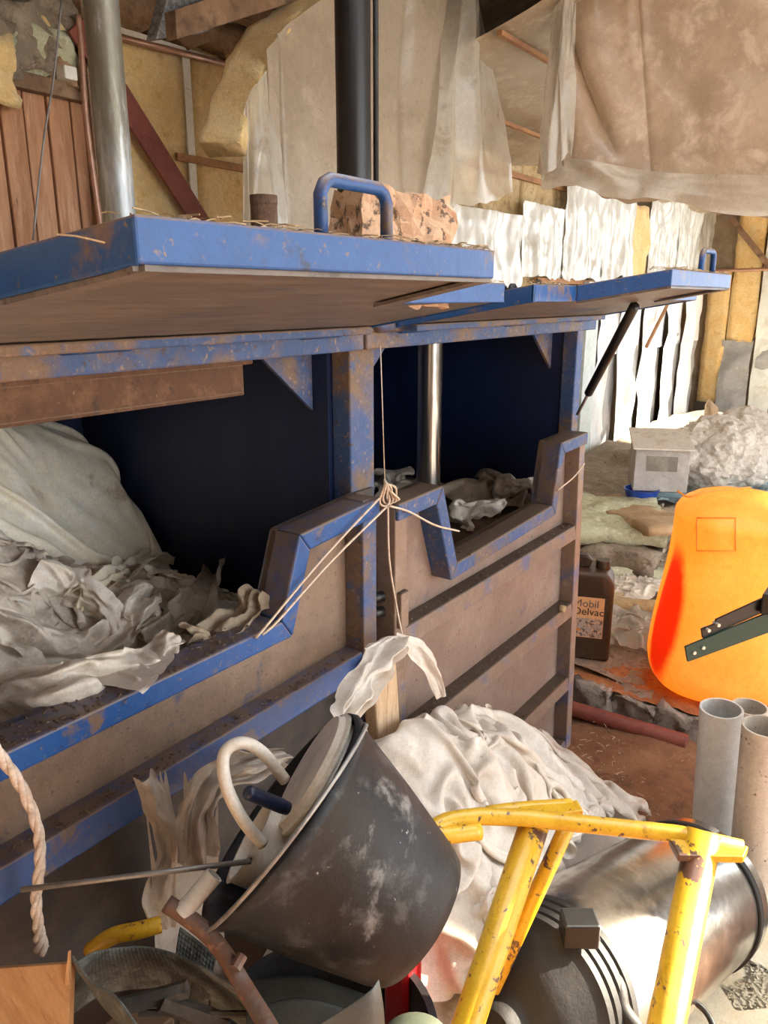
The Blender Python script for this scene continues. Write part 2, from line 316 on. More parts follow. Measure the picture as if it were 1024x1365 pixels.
def spline(pts, n=10):
    P = [Vector(p) for p in pts]; P = [P[0]*2-P[1]]+P+[P[-1]*2-P[-2]]; out = []
    for i in range(1, len(P)-2):
        for k in range(n):
            t = k/n; a, b, c, d = P[i-1:i+3]
            out.append(.5*((2*b)+(c-a)*t+(2*a-5*b+4*c-d)*t*t+(3*b-a-3*c+d)*t**3))
    out.append(P[-2]); return out
def ribbon(name, path, width, m, nrm=(0, 0, 1), pleat=.006, npl=4, parent=None, nw=14, n=10, seed=0, sub=1, twist=0):
    """a gathered strip of film along a path"""
    pts = spline(path, n); N = len(pts); G = np.zeros((N, nw, 3)); nr = Vector(nrm)
    ii, jj = np.meshgrid(np.arange(N)*.06, np.linspace(-.5, .5, nw)*npl*1.6, indexing='ij'); PN = fbm(np.stack([jj+.8*fbm(np.stack([ii*2, jj*.3, ii*0], -1), seed+31), ii, ii*0+seed], -1), seed, 3)
    for i, p in enumerate(pts):
        t = (pts[min(i+1, N-1)]-pts[max(i-1, 0)]).normalized(); s = t.cross(nr).normalized(); u = s.cross(t)
        s_ = i/(N-1); w = np.interp(s_, np.linspace(0, 1, len(width)), width) if isinstance(width, (list, tuple)) else width
        a = twist*s_; s2 = s*math.cos(a)+u*math.sin(a); u2 = u*math.cos(a)-s*math.sin(a)
        for j in range(nw):
            v = j/(nw-1)-.5; k = PN[i, j]*pleat*2.2
            G[i, j] = (p+s2*(v*w)+u2*(k+w*.12*(1-4*v*v)))[:]
    G += np.stack([fbm(G*25+9*k, seed+k, 3) for k in range(3)], -1)*pleat*.6
    return grid_obj(name, G, m, parent, sub)

# ---------------------------------------------------------------- cloth: a small position-based drape over a height field
class HF:
    def __init__(s, x0, x1, y0, y1, fn, c=.012):
        s.x0, s.y0, s.c = x0, y0, c; s.nx = int((x1-x0)/c)+2; s.ny = int((y1-y0)/c)+2
        X, Y = np.meshgrid(x0+np.arange(s.nx)*c, y0+np.arange(s.ny)*c, indexing='ij'); s.X, s.Y = X, Y; s.h = fn(X, Y)
    def at(s, x, y):
        u = np.clip((x-s.x0)/s.c, 0, s.nx-1.001); v = np.clip((y-s.y0)/s.c, 0, s.ny-1.001)
        i = u.astype(int); j = v.astype(int); a = u-i; b = v-j; h = s.h
        return h[i, j]*(1-a)*(1-b)+h[i+1, j]*a*(1-b)+h[i, j+1]*(1-a)*b+h[i+1, j+1]*a*b
    def add(s, P, lift=.0):
        i = np.clip(np.rint((P[..., 0]-s.x0)/s.c).astype(int), 0, s.nx-1).ravel(); j = np.clip(np.rint((P[..., 1]-s.y0)/s.c).astype(int), 0, s.ny-1).ravel()
        np.maximum.at(s.h, (i, j), P[..., 2].ravel()+lift)
def drape(P, rest, hf=None, steps=50, iters=6, g=.0012, bend=.25, pins=None, thick=.004, fric=.5, bounds=None, damp=.88, walls=None):
    P = P.copy(); Q = P.copy(); ru, rv = rest; dg = math.hypot(ru, rv)
    fam = [(1, 0, ru, 1), (0, 1, rv, 1), (1, 1, dg, .6), (1, -1, dg, .6), (2, 0, 2*ru, bend), (0, 2, 2*rv, bend)]
    pin = P[pins].copy() if pins is not None else None
    for st in range(steps):
        V = (P-Q)*damp; V[..., :] = np.clip(V, -.02, .02); Q = P.copy(); P = P+V; P[..., 2] -= g
        for it in range(iters):
            for di, dj, L, k in fam:
                if dj < 0: A = (slice(0, -di), slice(-dj, None)); B = (slice(di, None), slice(0, dj))
                else: A = (slice(0, -di or None), slice(0, -dj or None)); B = (slice(di, None), slice(dj, None))
                d = P[B]-P[A]; l = np.sqrt((d*d).sum(-1, keepdims=True))+1e-9
                c = d*((l-L)/l)*(.25*k); P[A] += c; P[B] -= c
            if pins is not None: P[pins] = pin
            if hf is not None:
                h = hf.at(P[..., 0], P[..., 1])+thick; m = P[..., 2] < h
                dz = np.minimum(h-P[..., 2], .03)
                P[..., 2] = np.where(m, P[..., 2]+dz, P[..., 2])
                for a in (0, 1): P[..., a] = np.where(m, P[..., a]*(1-fric)+Q[..., a]*fric, P[..., a])
            if bounds:
                P[..., 0] = np.clip(P[..., 0], bounds[0], bounds[1]); P[..., 1] = np.clip(P[..., 1], bounds[2], bounds[3])
            if walls: walls(P)
    return P
def sheet(c, size, n, ang=0, squeeze=(1, 1), z=None, hf=None, wob=.02, seed=0, freq=7, lift=.03, aniso=(1, 1)):
    """flat starting sheet, squeezed so that it has to buckle into folds"""
    nu, nv = n; u = np.linspace(-.5, .5, nu)*size[0]*squeeze[0]; v = np.linspace(-.5, .5, nv)*size[1]*squeeze[1]
    U, V = np.meshgrid(u, v, indexing='ij'); ca, sa = math.cos(ang), math.sin(ang)
    X = c[0]+U*ca-V*sa; Y = c[1]+U*sa+V*ca; Q = np.stack([U*aniso[0], V*aniso[1], np.zeros_like(X)+seed*.37], -1)
    X = X+fbm(Q*freq, seed)*wob; Y = Y+fbm(Q*freq+50, seed+3)*wob
    Z = (hf.at(X, Y) if hf is not None else z)+lift+fbm(Q*freq*2, seed+7)*wob
    return np.stack([X, Y, Z], -1), (size[0]/(nu-1), size[1]/(nv-1))

# ================================================================ THE SHED
EW = 10.2    # end wall
BW = 2.55    # back wall face
WR = -3.0    # right wall
g = MB(); g.box((-2.2, -3.2, -.25), (2.74, 2.75, -.02)); floor = tag(g.build('floor', 'sawdust'), kind='structure')
# uneven sawdust on the lower floor
xs = np.linspace(-.6, 2.74, 150); ys = np.linspace(-1.2, 1.0, 100); X, Y = np.meshgrid(xs, ys, indexing='ij')
Z = .012+.018*fbm(np.stack([X*2.2, Y*2.2, X*0], -1), 3)+.004*fbm(np.stack([X*18, Y*18, X*0], -1), 5)
Z += .035*np.exp(-((X-2.45)**2/.18+(Y-.55)**2/.12))
tag(grid_obj('sawdust_bed', np.stack([X, Y, Z], -1), 'sawdust'), 'loose reddish brown sawdust spread over the floor beside the press', 'sawdust', kind='stuff')
def ground(p): return p
g = MB(); g.box((2.74, -3.2, -.25), (EW+.3, 2.75, .12)); slab = tag(g.build('floor', 'floor_far'), kind='structure'); slab.name = 'floor_raised'
# ragged concrete edge of the raised floor: broken blocks one by one
yb = .30; k = 0
while yb < 1.6:
    w = random.uniform(.16, .28)
    rough_box('concrete_block', (2.73+random.uniform(-.015, .02), yb+w/2, .045), (.10, w*.97, .155), 'concrete', slab, .030, .022, Matrix.Rotation(random.uniform(-.08, .08), 3, 'Z'), 16, seed=k)
    yb += w; k += 1
xs = np.linspace(2.70, 3.55, 70); ys = np.linspace(.1, 1.6, 90); X, Y = np.meshgrid(xs, ys, indexing='ij')
Z = .128+.012*fbm(np.stack([X*5, Y*5, X*0], -1), 8)+.004*fbm(np.stack([X*30, Y*30, X*0], -1), 9)
tag(grid_obj('sawdust_drift', np.stack([X, Y, Z], -1), 'sawdust_orange'), 'orange sawdust lying on the broken concrete step', 'sawdust', kind='stuff')

wall_back = tag(MB().box((-2.2, BW+.06, -.1), (EW+.3, BW+.16, 2.75)).build('wall_back', 'plaster_wall'), kind='structure')
# boarded part of the wall
u = .95; k = 0
while u < 1.77:
    w = random.uniform(.080, .098)
    b = MB().box((u, BW-.022+random.uniform(-.004, .004), .9), (u+w-.007, BW+.06, 2.24)).build('plank', 'plank_wood', wall_back, bevel=.004); u += w; k += 1
MB().box((.9, BW-.06, 2.235), (1.80, BW+.02, 2.285)).build('batten', 'beam_wood', wall_back, bevel=.003)
MB().box((.9, BW-.03, 2.44), (1.72, BW+.03, 2.48)).build('batten', 'batten_wood', wall_back, bevel=.003)
MB().box((.9, BW-.10, 2.575), (1.86, BW+.05, 2.66)).build('batten', 'beam_wood', wall_back, bevel=.004)
MB().box((1.765, BW-.07, .9), (1.80, BW+.03, 2.75)).build('stud', 'beam_wood', wall_back, bevel=.003)
for i, (c, s, m, sd) in enumerate([((1.50, BW+.0, 2.39), (.55, .10, .20), 'wool_grey', 1), ((1.62, BW-.03, 2.36), (.22, .06, .13), 'wool_green', 2), ((1.42, BW-.05, 2.33), (.16, .08, .16), 'wool_grey', 3),
                                   ((1.43, BW-.07, 2.27), (.11, .06, .20), 'wool', 4), ((1.66, BW-.02, 2.45), (.16, .05, .07), 'wool', 5), ((1.70, BW-.02, 2.34), (.10, .08, .16), 'wool_brown', 6), ((1.45, BW, 2.53), (.7, .08, .09), 'wool_grey', 7)]):
    rough_box('wool_tuft', c, s, m, wall_back, .028, .028, None, 14, sd)
# yellow batts
batts = [(1.80, 2.215, 1.0, 2.50), (2.235, 2.80, 1.0, 2.52), (2.81, 3.38, 1.0, 2.6), (3.39, 3.96, 1.0, 2.6), (3.97, 4.54, 1.0, 2.6), (4.55, 5.12, 1.0, 2.6), (5.13, 5.70, 1.0, 2.6)]
for i, (a, b, z0, z1) in enumerate(batts):
    rough_box('insulation_batt', ((a+b)/2, BW+.01, (z0+z1)/2), (b-a-.006, .09, z1-z0), 'wool' if i < 2 else 'wool_dusty', wall_back, .010, .06, None, 9, i+20)
MB().box((2.205, BW-.045, 1.0), (2.24, BW-.036, 2.50)).build('seam_strip', 'white_paint', wall_back)
p0, p1 = onY(160, 50, BW-.06), onY(330, 93, BW-.06)
rough_box('wool_roll', ((1.93+2.62)/2, BW-.02, 2.575), (.85, .14, .10), 'wool_brown', wall_back, .03, .04, None, 8, 44)
MB().tube([p0-(p1-p0)*.3, p1], .012).build('copper_pipe', 'copper', wall_back, True)
MB().box((1.80, BW-.05, 2.485), (2.62, BW-.035, 2.505)).build('edge_strip', 'white_paint', wall_back)
a, b = onY(236, 208, BW-.05), onY(330, 220, BW-.05); MB().box((a.x, BW-.055, a.z-.015), (b.x+.2, BW-.038, a.z+.012)).build('lath', 'batten_wood', wall_back)
a, b = onY(166, 132, BW-.09), onY(262, 285, BW-.09); d = (b-a).normalized(); s = Vector((d.z, 0, -d.x))*.043
MB().prism([a-d*.25-s, a-d*.25+s, b+d*.5+s, b+d*.5-s], (0, .014, 0)).build('diagonal_brace', 'red_steel', wall_back, bevel=.002)
# conduit and junction box on the boarded wall
MB().tube(spline([onY(104, 20, BW-.09), onY(108, 60, BW-.09), onY(114, 150, BW-.09), onY(124, 230, BW-.09), onY(138, 330, BW-.09)], 6), .010).build('conduit', 'copper', wall_back, True)
a, b = onY(83, 86, BW-.09), onY(102, 109, BW-.09)
MB().box((a.x, BW-.10, b.z), (b.x, BW-.05, a.z)).build('junction_box', 'white_paint', wall_back, bevel=.004)
MB().tube(spline([onY(82, 0, BW-.13), onY(72, 100, BW-.12), onY(58, 190, BW-.12), onY(44, 320, BW-.12)], 6), .0035, 6).build('cable', 'grey_rod', wall_back, True)
# ---- long back wall: film over wool, laths, wrapped studs
for i, z in enumerate((2.56, 2.36)):
    MB().box((4.3, BW-.075, z), (6.6, BW-.055, z+.035)).build('lath', 'batten_wood', wall_back)
MB().box((5.3, BW-.12, 1.70), (EW, BW-.08, 1.735)).build('lath', 'batten_wood', wall_back)
def pleated(name, x0, x1, z0, z1, y, m, amp=.02, fr=5, n=90, k=26, seed=0, parent=None, ragged=0.0, sub=0):
    xs = np.linspace(x0, x1, n); zs = np.linspace(z0, z1, k); X, Z = np.meshgrid(xs, zs, indexing='ij'); t = (Z-z0)/(z1-z0)
    q = np.stack([X*fr+.6*fbm(np.stack([X*2, Z*1.5, X*0], -1), seed), Z*.7, X*0], -1)
    Yv = y-amp*(np.abs(fbm(q, seed, 4))*1.4-.4)-amp*.35*fbm(np.stack([X*9, Z*9, X*0], -1), seed+5)
    if ragged: Z = Z-(1-t)*ragged*fbm(np.stack([X*3, X*0, X*0], -1), seed+2, 4)
    return grid_obj(name, np.stack([X, Yv, Z], -1), m, parent, sub)
k = 0
for a, b, z0, z1, m in [(3.9, 5.0, 1.55, 2.12, 'film_white'), (5.0, 5.7, 1.70, 2.22, 'film_white'), (5.70, 6.55, 1.72, 2.66, 'film_white'), (6.5, 7.25, 1.74, 2.66, 'film_white'), (7.7, 8.7, 1.74, 2.66, 'film_white'), (8.6, 9.5, 1.74, 2.66, 'film_white'), (9.4, 10.1, 1.75, 2.66, 'film_clear')]:
    pleated('wall_film', a, b, z0, z1, BW-.13, m, .03, 5, 60, 24, 70+k, wall_back, .05); k += 1
rough_box('insulation_batt', (7.47, BW-.10, 2.06), (.45, .05, .70), 'wool', wall_back, .02, .06, None, 6, 61)
rough_box('insulation_batt', (6.2, BW+.0, 2.25), (.9, .08, .8), 'wool_dusty', wall_back, .02, .08, None, 6, 62)
MB().box((6.16, BW-.17, .0), (6.42, BW-.12, 1.72)).build('white_board', 'board_pale', wall_back, bevel=.004)
u = 6.44; k = 0
for i, (w, kind) in enumerate([(.36, 0), (.30, 1), (.36, 0), (.26, 1), (.40, 0), (.34, 1), (.42, 0), (.30, 1), (.42, 0), (.36, 1)]):
    y = BW-.14 if kind == 0 else BW-.09
    if kind == 0: pleated('wrapped_stud', u, u+w, .0, 1.70, y, 'film_pale', .045, 3.5, 16, 12, 90+i, wall_back)
    else:
        pleated('grey_film', u-.03, u+w+.03, .0, 1.18+.05*math.sin(i), y, 'film_grey', .02, 4, 14, 10, 90+i, wall_back)
        pleated('white_film', u-.03, u+w+.03, 1.10, 1.72, y-.01, 'film_pale', .02, 4, 14, 10, 120+i, wall_back)
    u += w
# leaning laths in front of the film
MB().tube([onY(862, 462, 2.33), onY(893, 400, 2.33)], .018, 6).build('lath', 'batten_wood', wall_back)
# ---- end wall
wall_end = tag(MB().box((EW+.1, .9, -.1), (EW+.25, BW+.16, 4.0)).box((EW+.1, -3.3, -.1), (EW+.25, -2.7, 4.4)).box((EW+.1, -2.7, -.1), (EW+.25, .9, .5)).box((EW+.1, -2.7, 2.8), (EW+.25, .9, 4.4)).build('wall_end', 'plaster_wall'), kind='structure')  # opening out of view, added so sun and sky reach the far film
tag(MB().box((-2.45, WR-.12, -.2), (-2.3, BW+.16, 4.7)).build('wall_behind', 'plaster_wall'), kind='structure')  # out of view, added to cut the light from behind
rough_box('insulation_batt', (EW+.04, 2.31, 1.12), (.10, .25, 1.55), 'wool', wall_end, .015, .06, None, 6, 63)
rough_box('insulation_batt', (EW+.04, 2.02, 1.86), (.10, .30, 1.55), 'wool', wall_end, .015, .06, None, 6, 64)
rough_box('insulation_batt', (EW+.06, 1.70, 1.9), (.10, .30, 1.5), 'wool', wall_end, .015, .06, None, 6, 65)
def pleat_x(name, y0, y1, z0, z1, x, m, amp, seed):
    ys = np.linspace(y0, y1, 24); zs = np.linspace(z0, z1, 20); Yg, Zg = np.meshgrid(ys, zs, indexing='ij')
    Xg = x+amp*fbm(np.stack([Yg*3, Zg*4+Yg*2, Yg*0], -1), seed)
    return grid_obj(name, np.stack([Xg, Yg, Zg], -1), m, wall_end)
pleat_x('grey_film', 1.86, 2.20, .0, 1.10, EW-.03, 'film_grey', .05, 3)
pleat_x('grey_film', 1.45, 1.80, .0, 1.28, EW-.02, 'film_grey', .05, 4)
pleat_x('white_film', 1.60, 1.83, .0, 2.6, EW-.06, 'film_white', .04, 5)
MB().box((EW-.04, 2.15, .0), (EW+.05, 2.45, .34)).build('kick_board', 'panel_dark', wall_end)
a, b = onX(975, 292, EW-.1), onX(1040, 372, EW-.1); MB().tube([a, b], .045, 4).build('diagonal_brace', 'beam_wood', wall_end)
MB().tube([(EW-.1, 2.5, 1.9), (EW-.1, 1.2, 1.92)], .02, 8).build('conduit', 'copper', wall_end)
# ---- unseen right wall: doorway, high gap and far gap placed to aim daylight
g = MB()
g.box((-2.3, WR-.12, -.2), (-.2, WR, 4.6)).box((-.2, WR-.12, 3.2), (4.6, WR, 4.6)).box((4.6, WR-.12, -.2), (5.95, WR, 4.6))
g.box((5.95, WR-.12, -.2), (6.35, WR, 4.6)).box((6.35, WR-.12, -.2), (6.85, WR, 2.6)).box((6.35, WR-.12, 3.45), (6.85, WR, 4.6)).box((6.85, WR-.12, -.2), (7.6, WR, 4.6))
g.box((7.6, WR-.12, -.2), (EW, WR, .3)).box((7.6, WR-.12, 2.75), (EW, WR, 4.6)).box((EW, WR-.12, -.2), (EW+.2, WR, 4.6))
wall_right = tag(g.build('wall_right', 'plaster_wall'), kind='structure')
# yard outside the doorway
tag(MB().box((-14, -16, -.4), (12, WR-.12, -.05)).build('ground', 'dirt_pale'), kind='structure')
# ---- roof: corrugated sheet on purlins, rising towards the doorway
xs = np.linspace(-2.3, EW+.3, 420); ys = np.linspace(BW+.2, WR-.3, 24); X, Y = np.meshgrid(xs, ys, indexing='ij')
Z = 2.74+(BW-Y)*.32+.018*np.sin(X*2*math.pi/.076*.5)
roof = tag(grid_obj('ceiling', np.stack([X, Y, Z], -1), 'roof_sheet', None, 0, solid=.004), kind='structure')
bm = bmesh.new(); bm.from_mesh(roof.data); cut = [f for f in bm.faces if .1 < f.calc_center_median().x < 2.9 and -1.5 < f.calc_center_median().y < .95]; bmesh.ops.delete(bm, geom=cut, context='FACES'); bm.to_mesh(roof.data); bm.free()  # hole cut to throw more sky light onto the back wall
tag(MB().prism([(.05, .97, 2.77+(BW-.97)*.32), (2.95, .97, 2.77+(BW-.97)*.32), (2.95, -1.25, 2.77+(BW+1.25)*.32), (.05, -1.25, 2.77+(BW+1.25)*.32)], (0, 0, .006)).build('added_roof_window', 'added_skylight'), kind='structure')  # added pane over that hole, out of view
for y in (2.35, 1.6, 1.0, -1.2, -2.0):
    z = 2.66+(BW-y)*.32
    MB().box((-2.3, y-.03, z-.12), (EW+.2, y+.03, z+.03)).build('purlin', 'beam_wood', roof)
for x in (2.05,):
    a = Vector((x, BW+.1, 2.60)); b = Vector((x, WR, 2.60+(BW+.1-WR)*.32)); MB().prism([a, a+Vector((.07, 0, 0)), a+Vector((.07, 0, -.14)), a+Vector((0, 0, -.14))], b-a).build('rafter', 'beam_wood', roof)

a, b, c_, d_ = onY(208, 52, 2.15), onY(277, 42, 2.15), onY(277, -12, 2.15), onY(225, -12, 2.15)
MB().prism([a, b, c_, d_], (0, .05, 0)).build('grey_panel', 'mesh_grey', roof)
a, b = onY(236, 52, 2.10), onY(400, 0, 2.10); MB().prism([a, b, b+Vector((0, 0, .10)), a+Vector((0, 0, .08))], (0, .05, 0)).build('brace', 'beam_wood', roof)
# lining film and laths under the far part of the roof
xs = np.linspace(3.3, EW, 110); ys = np.linspace(BW, WR, 60); X, Y = np.meshgrid(xs, ys, indexing='ij')
Z = 2.50+(BW-Y)*.32-.03*np.abs(fbm(np.stack([X*1.2, Y*5, X*0], -1), 51))-.05*np.sin(X*2.2)**2
grid_obj('roof_lining', np.stack([X, Y, Z], -1), 'film_lining', roof)
for y in (2.2, 1.75, 1.3, .8, .2, -.5):
    z = 2.44+(BW-y)*.32; MB().box((3.3, y-.012, z-.02), (EW, y+.012, z+.0)).build('lath', 'batten_wood', roof)
# ---- hanging plastic sheets
def curtain(name, top, bot, m, label, folds, amp, seed, n=150, k=70, ragged=.03, group=None, creases=(), fine=.05, sharp=0.0):
    """top / bot: lists of world points along the two edges; creases: (s0, t0, s1, t1, width, height) ridges"""
    T = np.array([p[:] for p in spline(top, 12)]); B = np.array([p[:] for p in spline(bot, 12)])
    f = lambda A, s: np.stack([np.interp(s, np.linspace(0, 1, len(A)), A[:, i]) for i in range(3)], -1)
    s = np.linspace(0, 1, n); t = np.linspace(0, 1, k); S, Tt = np.meshgrid(s, t, indexing='ij')
    P = f(T, s)[:, None]*(1-t)[None, :, None]+f(B, s)[:, None]*t[None, :, None]
    q = np.stack([S*folds+.5*fbm(np.stack([S*3, Tt*1.5, S*0], -1), seed, 2), Tt*.8, S*0], -1)
    w = fbm(q, seed, 2, .35)
    if sharp: w = w*(1-sharp)+sharp*(np.abs(w)*2-.6)
    w = w+fine*fbm(np.stack([S*11, Tt*8, S*0], -1), seed+9, 3)
    nr = np.cross(T[-1]-T[0], np.array([0, 0, -1.])); nr /= np.linalg.norm(nr); D = amp*w
    for s0, t0, s1, t1, wd_, hh in creases:
        L = math.hypot(s1-s0, t1-t0); a = ((S-s0)*(s1-s0)+(Tt-t0)*(t1-t0))/L**2; dd = np.abs((S-s0)*(t1-t0)-(Tt-t0)*(s1-s0))/L
        D = D+hh*np.exp(-dd/(wd_*(.4+np.clip(a, 0, 1))))*np.clip((1.1-a)*4, 0, 1)*np.clip((a+.1)*6, 0, 1)
    P += nr*D[..., None]
    P[..., 2] += (Tt**4)*ragged*fbm(np.stack([S*5, S*0, S*0], -1), seed+4, 3)
    o = grid_obj(name, P, m); return tag(o, label, 'plastic sheet', group)
yc = 1.99
curtain('plastic_sheet', [onY(352, 66, yc), onY(400, 22, yc), onY(450, -8, yc), onY(520, -8, yc), onY(612, -8, yc)], [onY(372, 420, yc), onY(410, 420, yc), onY(440, 420, yc), onY(500, 400, yc), onY(598, 300, yc)], 'film_tan',
        'dusty tan plastic sheet hanging behind the black cylinder', 4, .03, 11, creases=[(.12, 0, .10, 1, .02, .03), (.82, 0, .86, 1, .03, .04)])
curtain('plastic_sheet', [onY(606, -8, yc-.05), onY(625, -8, yc-.12), onY(645, -8, yc-.05)], [onY(560, 300, yc-.04), onY(625, 278, yc-.12), onY(684, 262, yc-.05)], 'film_clear',
        'shiny clear strip of plastic gathered at the edge of the tan sheet', 4, .05, 12, 60, 60, sharp=.5)
def fr(x, y, o=0): return atF(x, y, np.interp(x, [720, 1024, 1200], [3.75, 3.4, 3.2])+o)
cr = [(.02, 0, .06, .8, .012, .06), (.05, 0, .16, .85, .02, .08), (.10, 0, .36, .75, .03, .07), (.55, 0, .50, 1, .01, .015), (.13, 0, .13, .95, .012, -.04)]
curtain('plastic_sheet', [fr(744, -30), fr(765, -30), fr(830, -30), fr(940, -30), fr(1120, -30)], [fr(716, 246), fr(790, 258), fr(870, 268), fr(950, 284), fr(1120, 296)], 'film_brown',
        'large dusty brown plastic sheet hanging across the upper right', 4, .05, 13, 220, 90, .03, creases=cr)
curtain('plastic_sheet', [fr(728, 205, -.05), fr(800, 216, -.05), fr(900, 230, -.05), fr(1120, 236, -.05)], [fr(722, 250, -.06), fr(800, 258, -.06), fr(900, 275, -.06), fr(1120, 300, -.06)], 'film_tan',
        'paler lower band of plastic along the hem of the brown sheet', 6, .02, 17, 160, 24, .02)
curtain('plastic_sheet', [fr(742, -30, -.05), fr(752, -30, -.12), fr(772, -30, -.1)], [fr(716, 246, -.05), fr(735, 215, -.14), fr(765, 200, -.1)], 'film_clear',
        'glossy clear fold of plastic along the left edge of the brown sheet', 3, .06, 14, 50, 60, sharp=.5)
# loose batt bending down over the edge of the tan sheet
pth = spline([onY(450, -30, 2.12), onY(395, 22, 2.1), onY(350, 62, 2.08), onY(318, 130, 2.06), onY(297, 200, 2.04)], 6)
G = np.zeros((len(pth), 16, 3)); rad = (.036, .075)
for i, p in enumerate(pth):
    t = (pth[min(i+1, len(pth)-1)]-pth[max(i-1, 0)]).normalized(); s_ = Vector((-.45, .9, 0)).normalized(); u_ = t.cross(s_).normalized(); s_ = u_.cross(t)
    for j in range(16):
        a = 2*math.pi*(j+.5)/16; c, s = math.cos(a), math.sin(a)
        G[i, j] = (p+u_*(rad[0]*np.sign(c)*abs(c)**.3)+s_*(rad[1]*np.sign(s)*abs(s)**.3))[:]
G += np.stack([fbm(G*16+k*9, 30+k) for k in range(3)], -1)*.010
bat = grid_obj('insulation_batt', np.transpose(G, (1, 0, 2)), 'wool', None, 0, close_u=True)
bm = bmesh.new(); bm.from_mesh(bat.data); bmesh.ops.holes_fill(bm, edges=[e for e in bm.edges if e.is_boundary]); bm.to_mesh(bat.data); bm.free()
tag(bat, 'yellow insulation batt folded down over the edge of the tan plastic sheet', 'insulation')
curtain('plastic_sheet', [onY(322, 150, 1.99), onY(342, 110, 1.95), onY(362, 85, 1.99)], [onY(322, 330, 2.02), onY(350, 345, 1.97), onY(385, 330, 2.0)], 'film_clear', 'clear plastic film hanging below the folded yellow batt', 3, .03, 15, 40, 40, sharp=.5)

# ================================================================ THE BALING PRESS
press = empty('baling_press', (1.25, 1.35, 0), 'large blue steel baling press with two chambers, dusty and worn', 'baling press')
DP = .88
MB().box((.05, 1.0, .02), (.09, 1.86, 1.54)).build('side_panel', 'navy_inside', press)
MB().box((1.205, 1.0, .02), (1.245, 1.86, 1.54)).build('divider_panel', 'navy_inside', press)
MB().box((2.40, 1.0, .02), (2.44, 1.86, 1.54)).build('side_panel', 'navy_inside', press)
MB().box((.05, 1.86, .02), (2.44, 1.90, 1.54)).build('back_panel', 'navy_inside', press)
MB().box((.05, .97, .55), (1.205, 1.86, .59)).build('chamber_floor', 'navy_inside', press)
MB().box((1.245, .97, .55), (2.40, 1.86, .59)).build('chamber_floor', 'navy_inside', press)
MB().box((.05, .99, 1.54), (2.44, 1.90, 1.556)).build('top_plate', 'blue_dusty', press)
pst = MB().box((1.218, .952, .0), (1.300, 1.0, 1.51)).build('post', 'blue_dusty', press, bevel=.004)
MB().box((1.225, .945, 1.165), (1.285, .957, 1.21)).build('latch_slot', 'panel_dark', pst)
MB().box((2.395, .952, .0), (2.445, 1.0, 1.51)).build('post', 'blue_dusty', press, bevel=.004)
MB().box((.02, .952, .0), (.09, 1.0, 1.51)).build('post', 'blue_dusty', press, bevel=.004)
for a, b in ((.02, 1.19), (1.20, 2.40)):
    h = MB().box((a, .895, 1.503), (b, .985, 1.538)).build('header_beam', 'blue_dusty', press, bevel=.004)
    MB().tube([(a+.02, .885, 1.545), (b-.02, .885, 1.545)], .011, 10).build('hinge_tube', 'blue_dusty', h, True)
    for q in (.12, .5, .88): MB().tube([(a+(b-a)*q-.05, .885, 1.545), (a+(b-a)*q+.05, .885, 1.545)], .0145, 10).build('hinge_barrel', 'blue_paint', h, True)
for u in (1.205, 2.40):
    MB().prism([(u, 1.04, 1.505), (u-.16, 1.04, 1.505), (u, 1.04, 1.375)], (0, .008, 0)).build('gusset', 'blue_dusty', press)
MB().prism([(1.30, 1.0, 1.505), (1.42, 1.0, 1.505), (1.30, 1.0, 1.40)], (0, .008, 0)).build('gusset', 'blue_dusty', press)

def door(x0, x1t, x1b, prof, rails, pm, fm, sm, seed):
    """prof: the upper outline from left to right in (x, z); panel with a raised channel border and rails"""
    pts = [(x0, .02)]+[]; poly = [(x0, .03)]+prof+[(x1b, .03)]
    d = MB().prism([(x, DP+.048, z) for x, z in poly], (0, .012, 0)).build('door', pm, press)
    MB().box((x0, DP, .03), (x0+.045, DP+.049, prof[0][1])).build('stile', sm, d, bevel=.003)
    MB().prism([(x1t-.045, DP, prof[-1][1]), (x1t, DP, prof[-1][1]), (x1b, DP, .03), (x1b-.045, DP, .03)], (0, .049, 0)).build('stile', sm, d, bevel=.003)
    # border pieces along the outline (mitred)
    n = len(prof); off = []
    for i in range(n):
        a = Vector(prof[i]); dirs = []
        if i: dirs.append((a-Vector(prof[i-1])).normalized())
        if i < n-1: dirs.append((Vector(prof[i+1])-a).normalized())
        nr = [Vector((v.y, -v.x)) for v in dirs]; m_ = sum(nr, Vector((0, 0))).normalized(); m_ = m_/max(.35, m_.dot(nr[0])); off.append(a+m_*.038)
    for i in range(n-1):
        q = [prof[i], prof[i+1], tuple(off[i+1]), tuple(off[i])]
        MB().prism([(x, DP-.008, z) for x, z in q], (0, .075, 0)).build('top_channel', fm, d, bevel=.004)
    for z, hh, rm in rails:
        xr = x1t+(x1b-x1t)*(prof[-1][1]-z)/prof[-1][1]
        MB().prism([(x0+.045, DP-.004, z-hh), (x0+.045, DP+.004, z), (x0+.045, DP+.049, z), (x0+.045, DP+.049, z-hh)], (xr-x0-.09, 0, 0)).build('rail', rm, d, bevel=.003)
    return d
doorL = door(.10, 1.208, 1.208, [(.10, 1.20), (.31, 1.20), (.36, 1.055), (.915, 1.05), (.968, 1.197), (1.208, 1.215)], [(.892, .047, 'blue_paint')], 'panel_dirty', 'blue_paint', 'blue_dusty', 1)
MB().box((.145, DP+.042, .04), (1.163, DP+.0485, .842)).build('lower_panel', 'panel_dark', doorL)
doorR = door(1.275, 2.335, 2.405, [(1.275, 1.185), (1.455, 1.19), (1.528, .985), (2.085, 1.005), (2.125, 1.187), (2.335, 1.19)], [(.888, .045, 'rail_worn'), (.612, .045, 'rail_worn'), (.33, .045, 'rail_worn'), (.075, .045, 'rail_worn')], 'panel_pinkish', 'blue_dusty', 'rail_worn', 2)
